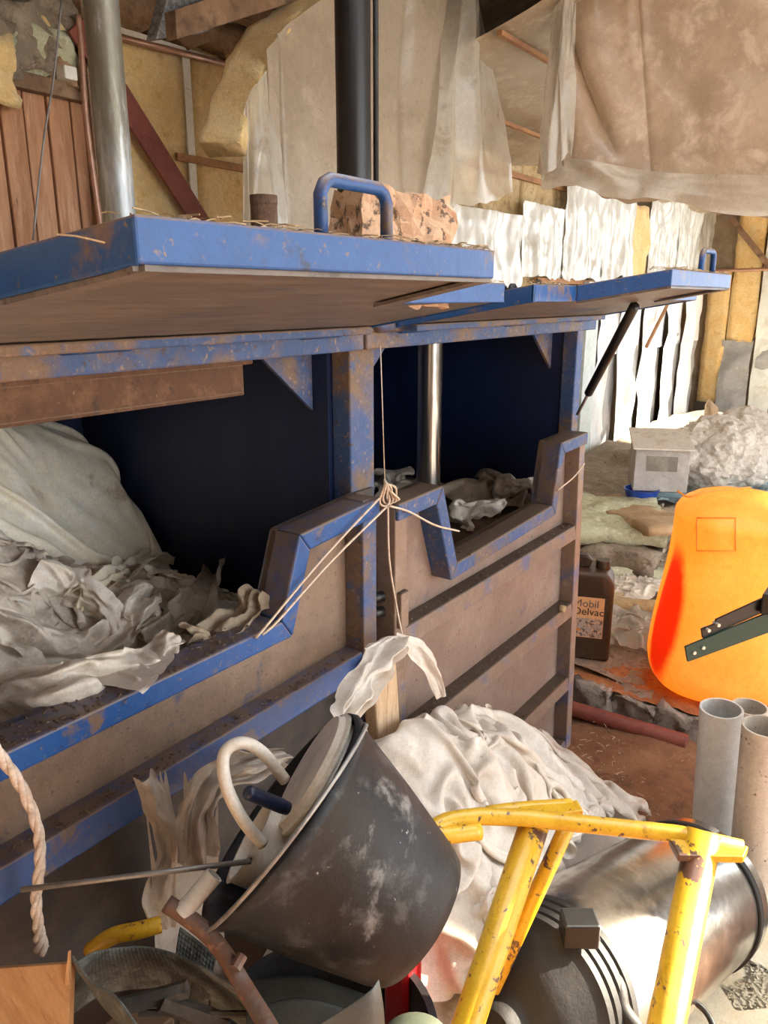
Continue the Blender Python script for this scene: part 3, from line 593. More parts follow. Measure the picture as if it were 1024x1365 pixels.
for z in (.98, .945): MB().tube([(1.225, .915, z), (1.258, .900, z)], .012, 10).build('door_hinge', 'black_paint', doorR, True)
MB().tube([(2.243, DP-.006, .618), (2.243, DP+.01, .618)], .012, 10).build('bolt', 'straw', doorR, True)
MB().box((1.282, DP-.012, .90), (1.312, DP+.01, .985)).build('lock_lug', 'rail_worn', doorR, bevel=.003)

def lid(u0, u1, t0, t1, name, hoff):
    zb = lambda w: 1.545+(.88-w)*.17
    pl = [(t0, .42), (t1, .42), (t1+.035, .585), (u1, .585), (u1, .872), (u0, .872), (u0, .585), (t0-.035, .585)]
    cx, cy = (u0+u1)/2, .65; ins = [(x+(.003 if x < cx else -.003), y+(.003 if y < cy else -.003)) for x, y in pl]
    d = MB().prism([(x, y, zb(y)) for x, y in ins], (0, 0, .004)).build(name, 'lid_under', press)
    n = len(pl)
    for i in range(n):
        a, b = pl[i], pl[(i+1) % n]; v = Vector((b[0]-a[0], b[1]-a[1], 0)).normalized(); nr = Vector((-v.y, v.x, 0))
        A = Vector((a[0], a[1], zb(a[1])-.0032)); B = Vector((b[0], b[1], zb(b[1])-.0032)); hgt = .030 if i != 4 else .02
        MB().prism([A, B, B+Vector((0, 0, hgt)), A+Vector((0, 0, hgt))], nr*.006).build('flange', 'blue_paint', d, bevel=.002)
        # narrow return lip under the edge
        if i in (0, 1, 7): MB().prism([A+nr*.006, B+nr*.006, B+nr*.03, A+nr*.03], (0, 0, -.004)).build('lip', 'lid_under', d)
    # inner stiffener channel along the hinge
    MB().box((u0+.02, .835, zb(.85)-.014), (u1-.02, .865, zb(.85)+.0)).build('stiffener', 'blue_dusty', d, bevel=.003)
    hx = t0+hoff; y = .445; z0 = zb(y)+.005; 
    pts = [(hx-.048, y, z0), (hx-.048, y, z0+.060), (hx-.043, y, z0+.068), (hx-.035, y, z0+.072), (hx+.035, y, z0+.072), (hx+.043, y, z0+.068), (hx+.048, y, z0+.060), (hx+.048, y, z0)]
    MB().tube(pts, .0062, 10).build('lid_handle', 'blue_paint', d, True)
    return d
lidL = lid(.10, 1.155, .323, .80, 'lid', .257)
lidR = lid(1.262, 2.33, 1.485, 1.955, 'lid', .345)
# gas strut holding the right lid
g1 = (2.30, .66, 1.575); g2 = onY(770, 552, .90); g1 = onY(846, 408, .62); gm = g1.lerp(g2, .76)
st = MB().tube([g1, gm], .0125, 12).build('gas_strut', 'strut_black', press, True); MB().tube([gm, g2], .0048, 8).build('strut_rod', 'grey_rod', st, True)
# rams and platens
c = onY(147, 150, 1.5); MB().lathe((c.x, c.y, 1.55), (0, 0, 1), [(0, 0), (0, .0355), (1.4, .0355), (1.4, 0)], 40).build('ram_column', 'chrome', press, True, auto=True)
c = onY(471, 130, 1.45); MB().lathe((c.x, c.y, 1.55), (0, 0, 1), [(0, 0), (0, .056), (.03, .056), (.03, .049), (1.4, .049), (1.4, 0)], 40).build('ram_cylinder', 'black_paint', press, True, auto=True)
MB().tube([(c.x+.066, c.y-.03, 1.55), (c.x+.066, c.y-.03, 2.95)], .008, 8).build('hydraulic_line', 'black_rubber', press, True)
c = onY(571, 640, 1.27); MB().lathe((c.x, c.y, .95), (0, 0, 1), [(0, 0), (0, .055), (.02, .055), (.02, .038), (.6, .038), (.6, 0)], 32).build('ram_rod', 'rod_steel', press, True, auto=True)
pr = MB().box((1.30, 1.0, .895), (2.37, 1.80, .945)).build('platen', 'rust', press, bevel=.004)
g = MB().box((.15, 1.00, 1.485), (1.0, 1.70, 1.495)).box((.15, 1.00, 1.438), (.975, 1.012, 1.487)).box((.15, 1.00, 1.432), (.975, 1.035, 1.440)).box((.15, 1.66, 1.44), (.975, 1.67, 1.487))
g.build('platen', 'rust', press, bevel=.003)
# pipe stubs standing on the top plate
c = onY(352, 280, 1.42); MB().lathe((c.x, c.y, 1.556), (0, 0, 1), [(0, 0), (0, .033), (.265, .033), (.265, .034), (.285, .034), (.285, .027), (.1, .027), (.1, 0)], 28).build('pipe_stub', 'rust', press, True, auto=True)
c = onY(410, 298, 1.35); MB().lathe((c.x, c.y, 1.556), (0, 0, 1), [(0, 0), (0, .03), (.19, .03), (.2, .024), (.2, 0)], 24).build('pipe_stub', 'black_paint', press, True, auto=True)

# ================================================================ WASTE IN THE LEFT CHAMBER
def sstep(a, b, x): t = np.clip((x-a)/(b-a), 0, 1); return t*t*(3-2*t)
def heapL(x, y):
    a = np.clip((1.2-x)/.6, 0, 1.3)
    z = .86+a*(.08+.24*sstep(.98, 1.35, y))+sstep(1.40, 1.76, y)*.34*np.clip((1.225-x)/.07, 0, 1)+.03*fbm(np.stack([x*6, y*6, x*0], -1), 2)
    z = np.where((y < .95) & (y > .846), np.where(x < .93, 1.058, 1.2), z)
    return np.where(y <= .846, .62, z)
hfL = HF(.0, 1.3, .6, 1.95, heapL)
tag(grid_obj('waste_heap', np.stack([hfL.X, hfL.Y, hfL.h-.03], -1)[9:99:3, 32:104:3], 'rag_brown'), 'dull brown underlayer of packed film waste in the left chamber', 'waste', kind='stuff')
bL = (.10, 1.195, .958, 1.85)
def rag(name, c, size, n, ang, sq, m, seed, label, cat='plastic film', hf=hfL, bounds=bL, steps=46, lift=.03, wob=.03, bend=.12, sub=1, add=True, group=None, fric=.5, g=.0014, thick=.005, freq=7, aniso=(1, 1)):
    P, rest = sheet(c, size, n, ang, sq, hf=hf, seed=seed, lift=lift, wob=wob, freq=freq, aniso=aniso)
    P = drape(P, rest, hf, steps=steps, bounds=bounds, bend=bend, fric=fric, g=g, thick=thick)
    if add: hf.add(P)
    o = grid_obj(name, P, m, None, sub); return tag(o, label, cat, group)
# the liner bag against the back of the chamber
rag('liner_bag', (.78, 1.50), (1.15, .95), (84, 70), .02, (.84, .74), 'liner', 3, 'large stained cream liner bag spread up the back of the left chamber', 'bag', wob=.03, bend=.3, fric=.6, freq=5)
RL = [((.50, 1.22), (.85, .55), (74, 52), .5, (.52, .6), 'rag_grey', 'grey white knotted heap of film at the left of the chamber'),
      ((.62, 1.32), (.60, .40), (60, 44), .9, (.5, .55), 'rag_grey', 'twisted grey film on top of the heap below the rusty beam'),
      ((1.02, 1.20), (.50, .50), (52, 52), .3, (.6, .6), 'rag_brown', 'brownish film bundle in the corner by the dividing panel'),
      ((.86, 1.12), (.80, .34), (76, 36), .55, (.62, .5), 'rag_white', 'long cream twist of film lying across the heap'),
      ((.62, 1.06), (.75, .40), (72, 42), .35, (.62, .55), 'rag_white', 'white crumpled film behind the low edge of the left door'),
      ((.98, 1.06), (.45, .40), (50, 46), 1.1, (.6, .6), 'rag_grey', 'dusty light grey film piled behind the door at the right of the heap'),
      ((.42, 1.03), (.55, .40), (56, 44), .2, (.6, .6), 'rag_white', 'whitest film at the lower left behind the door edge'),
      ((.80, 1.01), (.40, .26), (44, 34), .7, (.55, .6), 'rag_white', 'small creased white film just behind the middle of the door edge'),
      ((1.08, 1.33), (.30, .30), (36, 36), .4, (.6, .6), 'rag_white', 'small upright tuft of cream film near the dividing panel')]
for i, (c, sz, n, an, sq, m, lb) in enumerate(RL): rag('film_waste', c, sz, n, an, sq, m, 40+i, lb, group='film waste in the left chamber')
def onH(px, py, hf, up=.012):
    d = _ray(px, py)
    for t in np.arange(.4, 3.2, .004):
        p = EYEP+d*t
        if p[1] > .93 and p[2] < float(hf.at(np.array([p[0]]), np.array([p[1]]))[0])+up: return Vector(p)
    return Vector(p)
ST = [([(100, 800), (160, 762), (205, 738), (250, 748), (285, 722), (330, 690)], [.03, .05, .055, .05, .05, .04], 'liner', 'cream twisted film strip across the middle of the heap'),
      ([(-20, 820), (40, 850), (100, 872), (150, 850), (178, 805), (200, 785)], [.04, .055, .06, .06, .05, .04], 'rag_white', 'thick white film rope curling at the front left of the heap'),
      ([(195, 860), (235, 820), (275, 775), (305, 735), (318, 700)], [.05, .06, .06, .05, .05], 'rag_grey', 'dusty film strip rising towards the dividing panel'),
      ([(20, 930), (80, 915), (140, 905), (200, 890), (235, 850)], [.05, .06, .06, .05, .04], 'rag_white', 'pale film strip lying along the inside of the door edge'),
      ([(250, 850), (290, 845), (330, 820), (350, 790)], [.04, .05, .05, .03], 'rag_brown', 'brown film strip in the corner behind the door slope'),
      ([(40, 760), (85, 780), (130, 800), (165, 840)], [.05, .06, .05, .04], 'rag_white', 'white film strip running down the front of the grey heap')]
for i, (pp, w, m, lb) in enumerate(ST):
    o = ribbon('film_strip', [onH(x, y, hfL) for x, y in pp], [v*1.25 for v in w], m, (-.5, -.5, .7), .012, 3, seed=60+i, nw=18, n=12, twist=(-1)**i*.8); tag(o, lb, 'plastic film', 'film strips on the heap')
# piece hanging out over the door edge
P, rest = sheet((.66, .935), (.20, .13), (44, 30), .45, (.8, .9), hf=hfL, seed=5, lift=.03, wob=.015)
P = drape(P, rest, hfL, steps=60, bend=.35, fric=.75, g=.0012)
tag(grid_obj('film_waste', P, 'bag_white', None, 1), 'white torn flap of film hanging over the blue door edge', 'plastic film', 'film waste in the left chamber')

# ================================================================ SCRAPS ON THE RIGHT PLATEN
hfR = HF(1.2, 2.5, .85, 1.95, lambda x, y: np.where(y > .95, .946, 1.01)+0*x)
bR = (1.27, 2.375, 1.01, 1.84)
for i, (c, sz, m, lb) in enumerate([((2.22, 1.30), (.36, .36), 'rag_brown', 'small peaked grey film scrap behind the steel rod'), ((2.24, 1.14), (.50, .50), 'rag_brown', 'brown crumpled bag against the far side of the right chamber'),
                                (( 1.98, 1.05), (.34, .14), 'rag_white', 'narrow white scrap lying along the right door cutout'), ((2.24, 1.06), (.34, .22), 'rag_grey', 'grey film scrap below the right door corner'), ((2.2, 1.55), (.44, .40), 'rag_grey', 'grey film lump left of the steel rod')]):
    rag('film_scrap', c, sz, (36, 30), .4+i if i != 2 else 0, (.5, .55), m, 80+i, lb, hf=hfR, bounds=bR, group='scraps in the right chamber', lift=.10, wob=.07, g=.0006, steps=30, bend=.6)

# ================================================================ BIG WHITE BAGS IN FRONT OF THE PRESS
def heapB(x, y):
    f = np.interp(x, [.55, .8, 1.0, 1.18, 1.35, 1.5, 1.7, 1.95, 2.12, 2.25], [.30, .50, .66, .72, .69, .58, .46, .26, .10, .0])
    s = sstep(.16, .82, y)**.8
    z = f*s+.02*fbm(np.stack([x*5, y*5, x*0], -1), 4)*(f > .05)
    return np.maximum(z, .012)
hfB = HF(.4, 2.6, -.2, .92, heapB)
bB = (.5, 2.5, .47, .858)
tag(grid_obj('bag_heap', np.stack([hfB.X, hfB.Y, hfB.h-.04], -1)[10:152:4, 54:88:2], 'bag_grey'), 'packed lower sacks hidden under the white bags before the press', 'bag', kind='stuff')
kw = dict(hf=hfB, bounds=bB, bend=1.0, aniso=(1.6, .5), wob=.085, freq=5, lift=.06, fric=.25, steps=44, g=.0007)
rag('big_bag', (1.74, .64), (1.35, .62), (96, 50), .15, (.58, .75), 'bag_white', 21, 'cream woven bag spilling to the right along the foot of the press', 'bag', **kw)
rag('big_bag', (1.26, .67), (1.35, .66), (104, 54), .2, (.46, .78), 'bag_white', 22, 'large white woven bag heaped against the right press door', 'bag', **kw)
rag('big_bag', (1.12, .56), (.65, .50), (54, 44), .8, (.62, .66), 'bag_white', 23, 'white woven sack below the yellow frame beside the black bucket', 'bag', **kw)
# neck of the bag pulled up by the string
bag_neck = ribbon('bag_neck', [onY(415, 1020, .66), onY(445, 975, .72), onY(475, 928, .76), onY(507, 880, .79), onY(537, 849, .815)], [.035, .045, .055, .065, .015], 'bag_white', (-.5, -.8, .3), .011, 5, seed=3, nw=22)
tag(bag_neck, 'white twisted neck of a bag pulled up to the string', 'bag')
o = ribbon('bag_corner', [onY(530, 850, .815), onY(555, 866, .81), onY(574, 892, .80), onY(588, 930, .78)], [.02, .05, .035, .02], 'bag_white', (-.5, -.8, .3), .004, 2, bag_neck, seed=5, nw=14)
a = onY(553, 868, .80); tag(MB().box((a.x-.035, .835, .25), (a.x+.045, .868, a.z), Matrix.Rotation(-.10, 3, 'Y'), (a.x, .85, .25)).build('wooden_stake', 'stake_wood', bevel=.004), 'pale wooden stake showing between the bag neck and the white bag', 'stake')
# film hanging at the left of the bucket
def hang(name, top, drop, n, m, label, seed, cat='plastic film', bend=.2, steps=60, push=None):
    T = spline(top, 10); T = np.array([p[:] for p in T]); s = np.linspace(0, 1, n[0]); t = np.linspace(0, 1, n[1])
    A = np.stack([np.interp(s, np.linspace(0, 1, len(T)), T[:, i]) for i in range(3)], -1)
    P = np.repeat(A[:, None, :], n[1], 1); P[..., 2] -= (t*drop*.8)[None, :]
    P += np.stack([fbm(np.stack([P[..., 0]*14, P[..., 2]*9, P[..., 1]*14+k*8], -1), seed+k, 3) for k in range(3)], -1)*.022*t[None, :, None]**.5
    L = np.linalg.norm(A[1:]-A[:-1], axis=1).mean()
    pins = np.zeros(P.shape[:2], bool); pins[:, 0] = rng.random(P.shape[0]) < .22
    def walls(Q): Q[..., 1] = np.minimum(Q[..., 1], .857)
    P = drape(P, (L*1.12, drop/(n[1]-1)), None, steps=steps, pins=pins, bend=bend, g=.0014, walls=walls)
    return tag(grid_obj(name, P, m, None, 1), label, cat)
hang('film_waste', [onY(182, 1035, .84), onY(205, 1026, .835), onY(250, 1028, .83), onY(310, 1050, .79)], .27, (52, 44), 'bag_grey', 'grey white film hanging below the blue rail left of the bucket', 31)
ribbon('film_waste', [onY(190, 1032, .835), onY(212, 1080, .835), onY(225, 1140, .83), onY(212, 1200, .825), onY(222, 1238, .81)], [.03, .035, .03, .05, .03], 'bag_grey', (-.5, -.8, .2), .005, 3, seed=8)
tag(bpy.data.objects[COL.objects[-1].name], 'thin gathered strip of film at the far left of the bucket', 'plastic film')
o = ribbon('film_waste', [onY(380, 1010, .80), onY(330, 1022, .81), onY(285, 1040, .80), onY(262, 1085, .79), onY(262, 1150, .78)], [.03, .05, .06, .05, .06], 'bag_grey', (-.3, -.8, .5), .010, 4, seed=9, nw=20)
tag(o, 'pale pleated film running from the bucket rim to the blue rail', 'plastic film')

# ================================================================ BUCKET AND WHAT LIES IN IT
rc, bc = atD(376, 1082, 1.012), atD(556, 1224, 1.030); ax = (bc-rc).normalized(); Lb = (bc-rc).length
R0 = .150; R1 = .098
bucket = empty('bucket', bc, 'scuffed black plastic bucket tipped on its side towards the left', 'bucket')
g = MB().lathe(rc, ax, [(0, R0), (-.004, R0+.004), (.004, R0+.008), (.016, R0+.004), (.02, R0), (Lb*.5, (R0+R1)/2+.004), (Lb-.02, R1+.004), (Lb-.006, R1-.002), (Lb, R1-.014), (Lb, 0)], 64); g.lathe(rc, ax, [(0, R0), (.004, R0-.005), (Lb-.012, R1-.004), (Lb-.012, 0)], 64)
g.build('bucket_shell', 'black_plastic', bucket, True)
u1 = ax.orthogonal().normalized()
v_up = (Vector((UPV))-ax*Vector(UPV).dot(ax)).normalized(); v_tc = ax.cross(v_up)
if v_tc.dot(Vector(-FW)) < 0: v_tc = -v_tc
hp = [rc+v_up*(R0+.006)+ax*.012]+[rc+ax*.012+(v_up*math.cos(t)+v_tc*math.sin(t))*(R0+.012)-ax*.02*math.sin(t) for t in np.linspace(.15, 2.99, 18)]+[rc-v_up*(R0+.006)+ax*.012]
MB().tube(hp, .0028, 6).build('bail_wire', 'grey_rod', bucket, True)
# stacked white tub lids
for i in range(3):
    c = rc+v_up*.056+ax*(.024-.014*i)-v_tc*.03; g = MB().lathe(c, ax+v_up*.12, [(0, 0), (0, .080), (.008, .084), (.010, .090), (.014, .090), (.012, .076), (.015, .07), (.015, 0)], 44)
    tag(g.build('tub_lid', 'white_plastic' if i != 2 else 'hose_cream', None, True, auto=True), ['white round tub lid lying deepest in the bucket', 'white round tub lid in the middle of the bucket stack', 'cream round tub lid outermost at the bucket mouth'][i], 'lid', 'lids in the bucket')
c = rc-v_up*.055+ax*.02-v_tc*.02; tag(MB().lathe(c, -ax-v_up*.15, [(-.05, .0), (-.05, .050), (.022, .058), (.026, .061), (.026, .055), (-.04, .047), (-.04, 0)], 40).build('plastic_tub', 'hose_cream', None, True, auto=True), 'beige plastic tub stuck in the mouth of the black bucket', 'tub')
tag(MB().tube(spline([atD(350, 1125, .95), atD(322, 1090, .93), atD(301, 1045, .93), atD(299, 1005, .94), atD(322, 990, .95), atD(350, 1003, .97), atD(380, 1040, .99)], 8), .0078, 14).build('hose', 'hose_cream', None, True), 'cream plastic hose arching out of the black bucket', 'hose')
tag(MB().tube(spline([atD(328, 1055, .93), atD(345, 1062, .94), atD(384, 1078, .96)], 5), [.006]+[.009]*9+[.008], 14).build('tool_handle', 'grip_navy', None, True), 'dark blue tool handle sticking out of the black bucket', 'handle')
tag(MB().tube([atD(28, 1186, .93), atD(335, 1148, .965)], .0036, 8).build('metal_rod', 'grey_rod', None, True), 'thin grey metal rod lying from the bucket to the left', 'rod')
a, b = atD(286, 1166, .93), atD(252, 1206, .92); d = (b-a).normalized(); tag(MB().lathe(a, d, [(0, .009), (0, .0115), (.055, .0115), (.055, .009), (0, .009)], 20).build('tube_piece', 'tube_clear', None, True, auto=True), 'short translucent tube end below the bucket mouth', 'tube')
# black tub underneath
c = atF(430, 1290, .90); tag(MB().lathe((c.x, c.y, .02), (0, 0, 1), [(0, 0), (0, .145), (.50, .165), (.515, .172), (.525, .172), (.525, .16), (.03, .158), (.03, 0)], 48).build('black_tub', 'tub_black', None, True, auto=True), 'tall black plastic tub standing under the tipped bucket', 'tub')
c = atF(538, 1238, 1.02); tag(MB().box((c.x-.025, c.y-.025, .03), (c.x+.025, c.y+.025, c.z+.015)).build('red_container', 'red_plastic', None, bevel=.012, seg=3), 'small red plastic container peeping out between bucket and bag', 'container')

# ================================================================ JUNK AT THE LOWER LEFT
crate = empty('timber_crate', (.34, .62, 0), 'dark slatted timber crate under the belts at the lower left', 'crate')
for i in range(5): MB().box((.14, .42+i*.085, .575), (.54, .42+i*.085+.07, .595)).build('board', 'beam_wood', crate, bevel=.003)
for k in range(5):
    z = .03+k*.11
    MB().box((.14, .40, z), (.54, .415, z+.08)).build('board', 'beam_wood', crate, bevel=.003); MB().box((.525, .42, z), (.54, .84, z+.08)).build('board', 'beam_wood', crate, bevel=.003)
for x in (.155, .495):
    for y in (.42, .81): MB().box((x, y, .02), (x+.03, y+.03, .575)).build('corner_post', 'beam_wood', crate)
def strip_on_edge(name, top, width, m, label, cat, n=12, tilt=0.0, seed=0, thick=.004, parent=None):
    pts = spline(top, n); G = np.zeros((len(pts), 10, 3))
    for i, p in enumerate(pts):
        t = (pts[min(i+1, len(pts)-1)]-pts[max(i-1, 0)]); side = Vector((t.y, -t.x, 0)); side = side.normalized() if side.length > 1e-6 else Vector((1, 0, 0))
        w = width if not isinstance(width, (list, tuple)) else float(np.interp(i/(len(pts)-1), np.linspace(0, 1, len(width)), width))
        for j in range(10):
            v = j/9; G[i, j] = (p+Vector((0, 0, -1))*w*v+side*(tilt*v*w+.006*math.sin(v*3.1)))[:]
    G += np.stack([fbm(G*9+k*7, seed+k, 2) for k in range(3)], -1)*.005
    o = grid_obj(name, G, m, parent, 1, solid=thick)
    return tag(o, label, cat) if label else o
F1 = lambda x, y: atF(x, y, float(np.interp(y, [1255, 1365], [.80, .72])))
strip_on_edge('webbing_belt', [atF(350, 1375, .70), atF(332, 1340, .72), atF(275, 1290, .77), atF(200, 1264, .80), atF(135, 1268, .79), atF(102, 1285, .76)], .095, 'web_belt', 'grey green woven belt curled in a loop at the lower left', 'belt', tilt=.25, seed=2)
strip_on_edge('webbing_belt', [atF(98, 1270, .755), atF(125, 1305, .73), atF(160, 1330, .70), atF(190, 1368, .67)], [.08, .085, .09, .09], 'web_belt', 'woven belt end hanging down in front of the belt loop', 'belt', tilt=-.3, seed=6)
strip_on_edge('webbing_belt', [atF(238, 1232, .83), atF(262, 1252, .82), atF(288, 1275, .81)], .08, 'web_belt', 'short pale woven belt piece behind the rusty bar', 'belt', tilt=.3, seed=9)
for i, (a, b, w) in enumerate([((150, 1345), (250, 1318), .03), ((185, 1350), (330, 1352), .012), ((215, 1335), (300, 1365), .035)]):
    p, q = atF(*a, .74), atF(*b, .75); MBx = MB().tube([p, q], w*.35, 6)
    tag(MBx.build('scrap_stick', 'belt_dirty', None), ['dirty flat scrap lying inside the belt loop', 'dirty round stick lying across the front of the belt loop', 'dark stub of scrap under the rusty bar'][i], 'scrap')
a = [atF(222, 1204, .76), atF(262, 1232, .75), atF(292, 1262, .735), atF(325, 1315, .70), atF(368, 1385, .64)]
bar = MB().tube(spline(a, 8), .0105, 8).build('rusty_bar', 'rust_bar', None, True); tag(bar, 'bent rusty steel bar leaning across the lower left junk', 'bar')
for px, py, f in ((318, 1283, .715),): MB().lathe(atF(px, py, f), (1, .2, .3), [(-.008, 0), (-.008, .007), (.008, .007), (.008, 0)], 8).build('bolt', 'rust_bar', bar)
p = [atF(-20, 1292, .76), atF(94, 1284, .75), atF(90, 1400, .70), atF(-30, 1410, .70)]; n_ = (p[1]-p[0]).cross(p[2]-p[1]).normalized()*.012
pl = MB().prism(p, n_).build('plywood_offcut', 'plywood', None, bevel=.001); tag(pl, 'orange brown plywood offcut in the bottom left corner', 'plywood')
MB().prism([atF(84, 1330, .735), atF(92, 1328, .735), atF(91, 1268, .745)], n_*.5).build('splinter', 'plywood', pl)
tag(MB().tube(spline([atF(120, 1268, .85), atF(150, 1248, .85), atF(185, 1240, .85), atF(215, 1232, .86)], 5), .0115, 12).build('yellow_tube', 'yellow_paint', None, True), 'short yellow tube behind the belt loop', 'tube')
strip_on_edge('plastic_strip', [atF(335, 1305, .80), atF(400, 1302, .80), atF(450, 1312, .79), atF(500, 1325, .78)], .05, 'strip_green', 'dull grey green strip lying under the black bucket', 'strip', tilt=.9, seed=3)
strip_on_edge('plastic_strip', [atF(330, 1350, .73), atF(390, 1335, .74), atF(450, 1345, .73), atF(520, 1372, .70)], .06, 'strip_green', 'second grey green strip nearest the bottom edge', 'strip', tilt=1.2, seed=4)
strip_on_edge('metal_sheet', [atF(408, 1372, .68), atF(450, 1345, .69), atF(490, 1318, .70), atF(503, 1302, .71)], [.07, .08, .09, .09], 'sheet_metal', 'bent galvanised sheet metal piece at the bottom centre', 'sheet metal', tilt=.15, seed=5, thick=.0015)
tag(MB().lathe(atF(555, 1392, .82), (0, 0, 1), [(-.4, 0), (-.4, .05), (.0, .05), (.01, .04), (.015, .02), (.015, 0)], 28).build('green_can', 'green_can', None, True, auto=True), 'dull green can at the bottom edge beside the white sack', 'can')
# rope end hanging on the door
rp = spline([onY(-60, 955, .80), onY(-25, 975, .81), onY(2, 1010, .815), onY(30, 1052, .82), onY(50, 1105, .825), onY(53, 1150, .825), onY(48, 1200, .825), onY(52, 1240, .825), onY(56, 1268, .825)], 14)
rope = empty('rope', rp[-1], 'pale twisted plastic rope hanging down the left door', 'rope')
for k in range(3):
    q = []
    for i, p in enumerate(rp):
        t = (rp[min(i+1, len(rp)-1)]-rp[max(i-1, 0)]).normalized(); u_ = t.orthogonal().normalized(); u_ = (Vector((1, 0, 0))-t*t.x).normalized(); w_ = t.cross(u_); a = i*.30+k*2.094
        rr = .0034+.003*max(0, (i-len(rp)+16)/16); q.append(p+u_*rr*math.cos(a)+w_*rr*math.sin(a))
    MB().tube(q, .0040, 7).build('strand', 'rope_pp', rope, True)

# ================================================================ STRING ON THE POST
K = Vector((1.262, .866, 1.205)); KP = onY(513, 656, .862)
twine = empty('twine', KP, 'cream twine knotted at the centre post and strung along both doors', 'string')
for i in range(5):
    q = []
    for t in np.linspace(0, 2*math.pi, 22): q.append(KP+Vector((.016*math.cos(t+i)*(.7+.1*i)+.004*i-.006, -.004-.003*i+.006*math.sin(2*t+i), .027*math.sin(t+i*.5)*(1-.08*i))))
    MB().tube(q, .0022, 6, False).build('knot_loop', 'string', twine, True)
def strg(pts, sag=.0): MB().tube(spline(pts, 8), .0023, 6).build('twine_strand', 'string', twine, True)
strg([KP+Vector((-.01, 0, -.005)), onY(430, 745, .862), onY(352, 838, .862), onY(340, 850, .875)])
strg([KP+Vector((0, -.004, -.03)), onY(440, 750, .860), onY(372, 826, .860), onY(350, 846, .866)])
strg([KP+Vector((.005, -.004, -.03)), onY(519, 745, .862), onY(528, 805, .862), onY(537, 850, .845)])
strg([KP+Vector((.01, -.004, -.03)), onY(545, 682, .862), onY(580, 700, .862), onY(612, 708, .864)])
strg([onY(700, 700, .95), onY(728, 664, .93), onY(745, 652, .864), onY(765, 636, .862), onY(779, 618, .862)])
MB().tube([KP+Vector((0, .0, .02)), Vector((1.236, .89, 1.51))], .0011, 6).build('twine_strand', 'string', twine, True)

# ================================================================ YELLOW FRAME
ZB = .80
yf = empty('yellow_trestle', onZ(900, 1110, 0.0), 'chipped yellow tubular steel trestle standing in front of the white bags', 'trestle')
MB().tube(spline([onZ(640, 1108, ZB-.01), onZ(592, 1113, ZB-.005), onZ(578, 1106, ZB), onZ(598, 1094, ZB+.005), onZ(640, 1088, ZB+.005)], 6)+[onZ(700, 1090, ZB+.005), onZ(905, 1112, ZB), onZ(990, 1132, ZB-.005)], .0135, 16).build('top_bar', 'yellow_paint', yf, True)
MB().tube(spline([onZ(650, 1084, ZB-.01), onZ(700, 1078, ZB-.01), onZ(762, 1074, ZB-.01)], 5), .012, 14).build('cross_bar', 'yellow_paint', yf, True)
l1a, l1b = onZ(716, 1088, ZB-.005), atF(634, 1335, .93); d = (l1b-l1a); l1c = l1a+d*(ZB-.015)/(-d.z)*1.0; MB().tube([l1a, l1c], .024, 18).build('leg', 'yellow_paint', yf, True)
l2a, l2b = onZ(766, 1080, ZB-.01), atF(690, 1245, 1.04); d = (l2b-l2a); MB().tube([l2a, l2a+d*1.45], .0135, 14).build('brace', 'yellow_paint', yf, True)
l3a, l3b = onZ(938, 1118, ZB-.002), atF(888, 1370, .86); d = (l3b-l3a); l3c = l3a+d*(ZB-.015)/(-d.z)*1.0; MB().tube([l3a+Vector((0, 0, .012)), l3c], .0255, 18).build('leg', 'yellow_paint', yf, True)
MB().prism([onZ(880, 1096, ZB+.004), onZ(998, 1128, ZB+.0), onZ(992, 1142, ZB+.0), onZ(905, 1140, ZB-.002)], (0, 0, -.012)).build('gusset_plate', 'yellow_paint', yf, bevel=.002)
MB().prism([onZ(690, 1072, ZB), onZ(770, 1066, ZB), onZ(778, 1080, ZB), onZ(700, 1092, ZB)], (0, 0, -.01)).build('gusset_plate', 'yellow_paint', yf, bevel=.002)

# ================================================================ STEEL DRUM WITH BLACK HOOD
dn, df = atF(726, 1328, 1.10), onZ(922, 1190, .20); ax = (df-dn).normalized(); L = (df-dn).length; R = .168
drum = empty('steel_drum', (df.x, df.y, 0), 'polished steel drum with a black ribbed hood lying under the yellow frame', 'drum')
MB().lathe(dn, ax, [(.03, .10), (.03, R-.01), (.05, R), (L-.02, R), (L-.02, R+.004), (L+.012, R+.004), (L+.012, R-.02), (L, R-.03), (L, 0)], 72).build('drum_shell', 'steel_bright', drum, True, auto=True)
MB().lathe(dn, ax, [(L-.045, R+.0015), (L-.045, R+.006), (L-.028, R+.006), (L-.028, R+.0015)], 72).build('rim_band', 'black_rubber', drum, True, auto=True)
prof = [(-.125, 0), (-.125, .035), (-.115, .042), (-.10, .044), (-.085, .055), (-.08, .075), (-.05, .115), (-.015, .138), (-.01, .146)]
for i in range(4): prof += [(-.01+i*.022, .146+.003*i), (-.007+i*.022, .151+.003*i), (.006+i*.022, .153+.003*i), (.010+i*.022, .149+.003*i)]
prof += [(.09, .15), (.095, 0)]
hood = MB().lathe(dn+ax*-.035, ax, prof, 64).build('end_hood', 'black_rubber', drum, True, auto=True)
p = atF(702, 1350, 1.02); MB().lathe(atF(700, 1318, 1.05), (-.3, -.6, .7), [(-.004, 0), (-.004, .007), (.004, .007), (.004, 0)], 14).build('hood_screw', 'black_paint', hood, True)
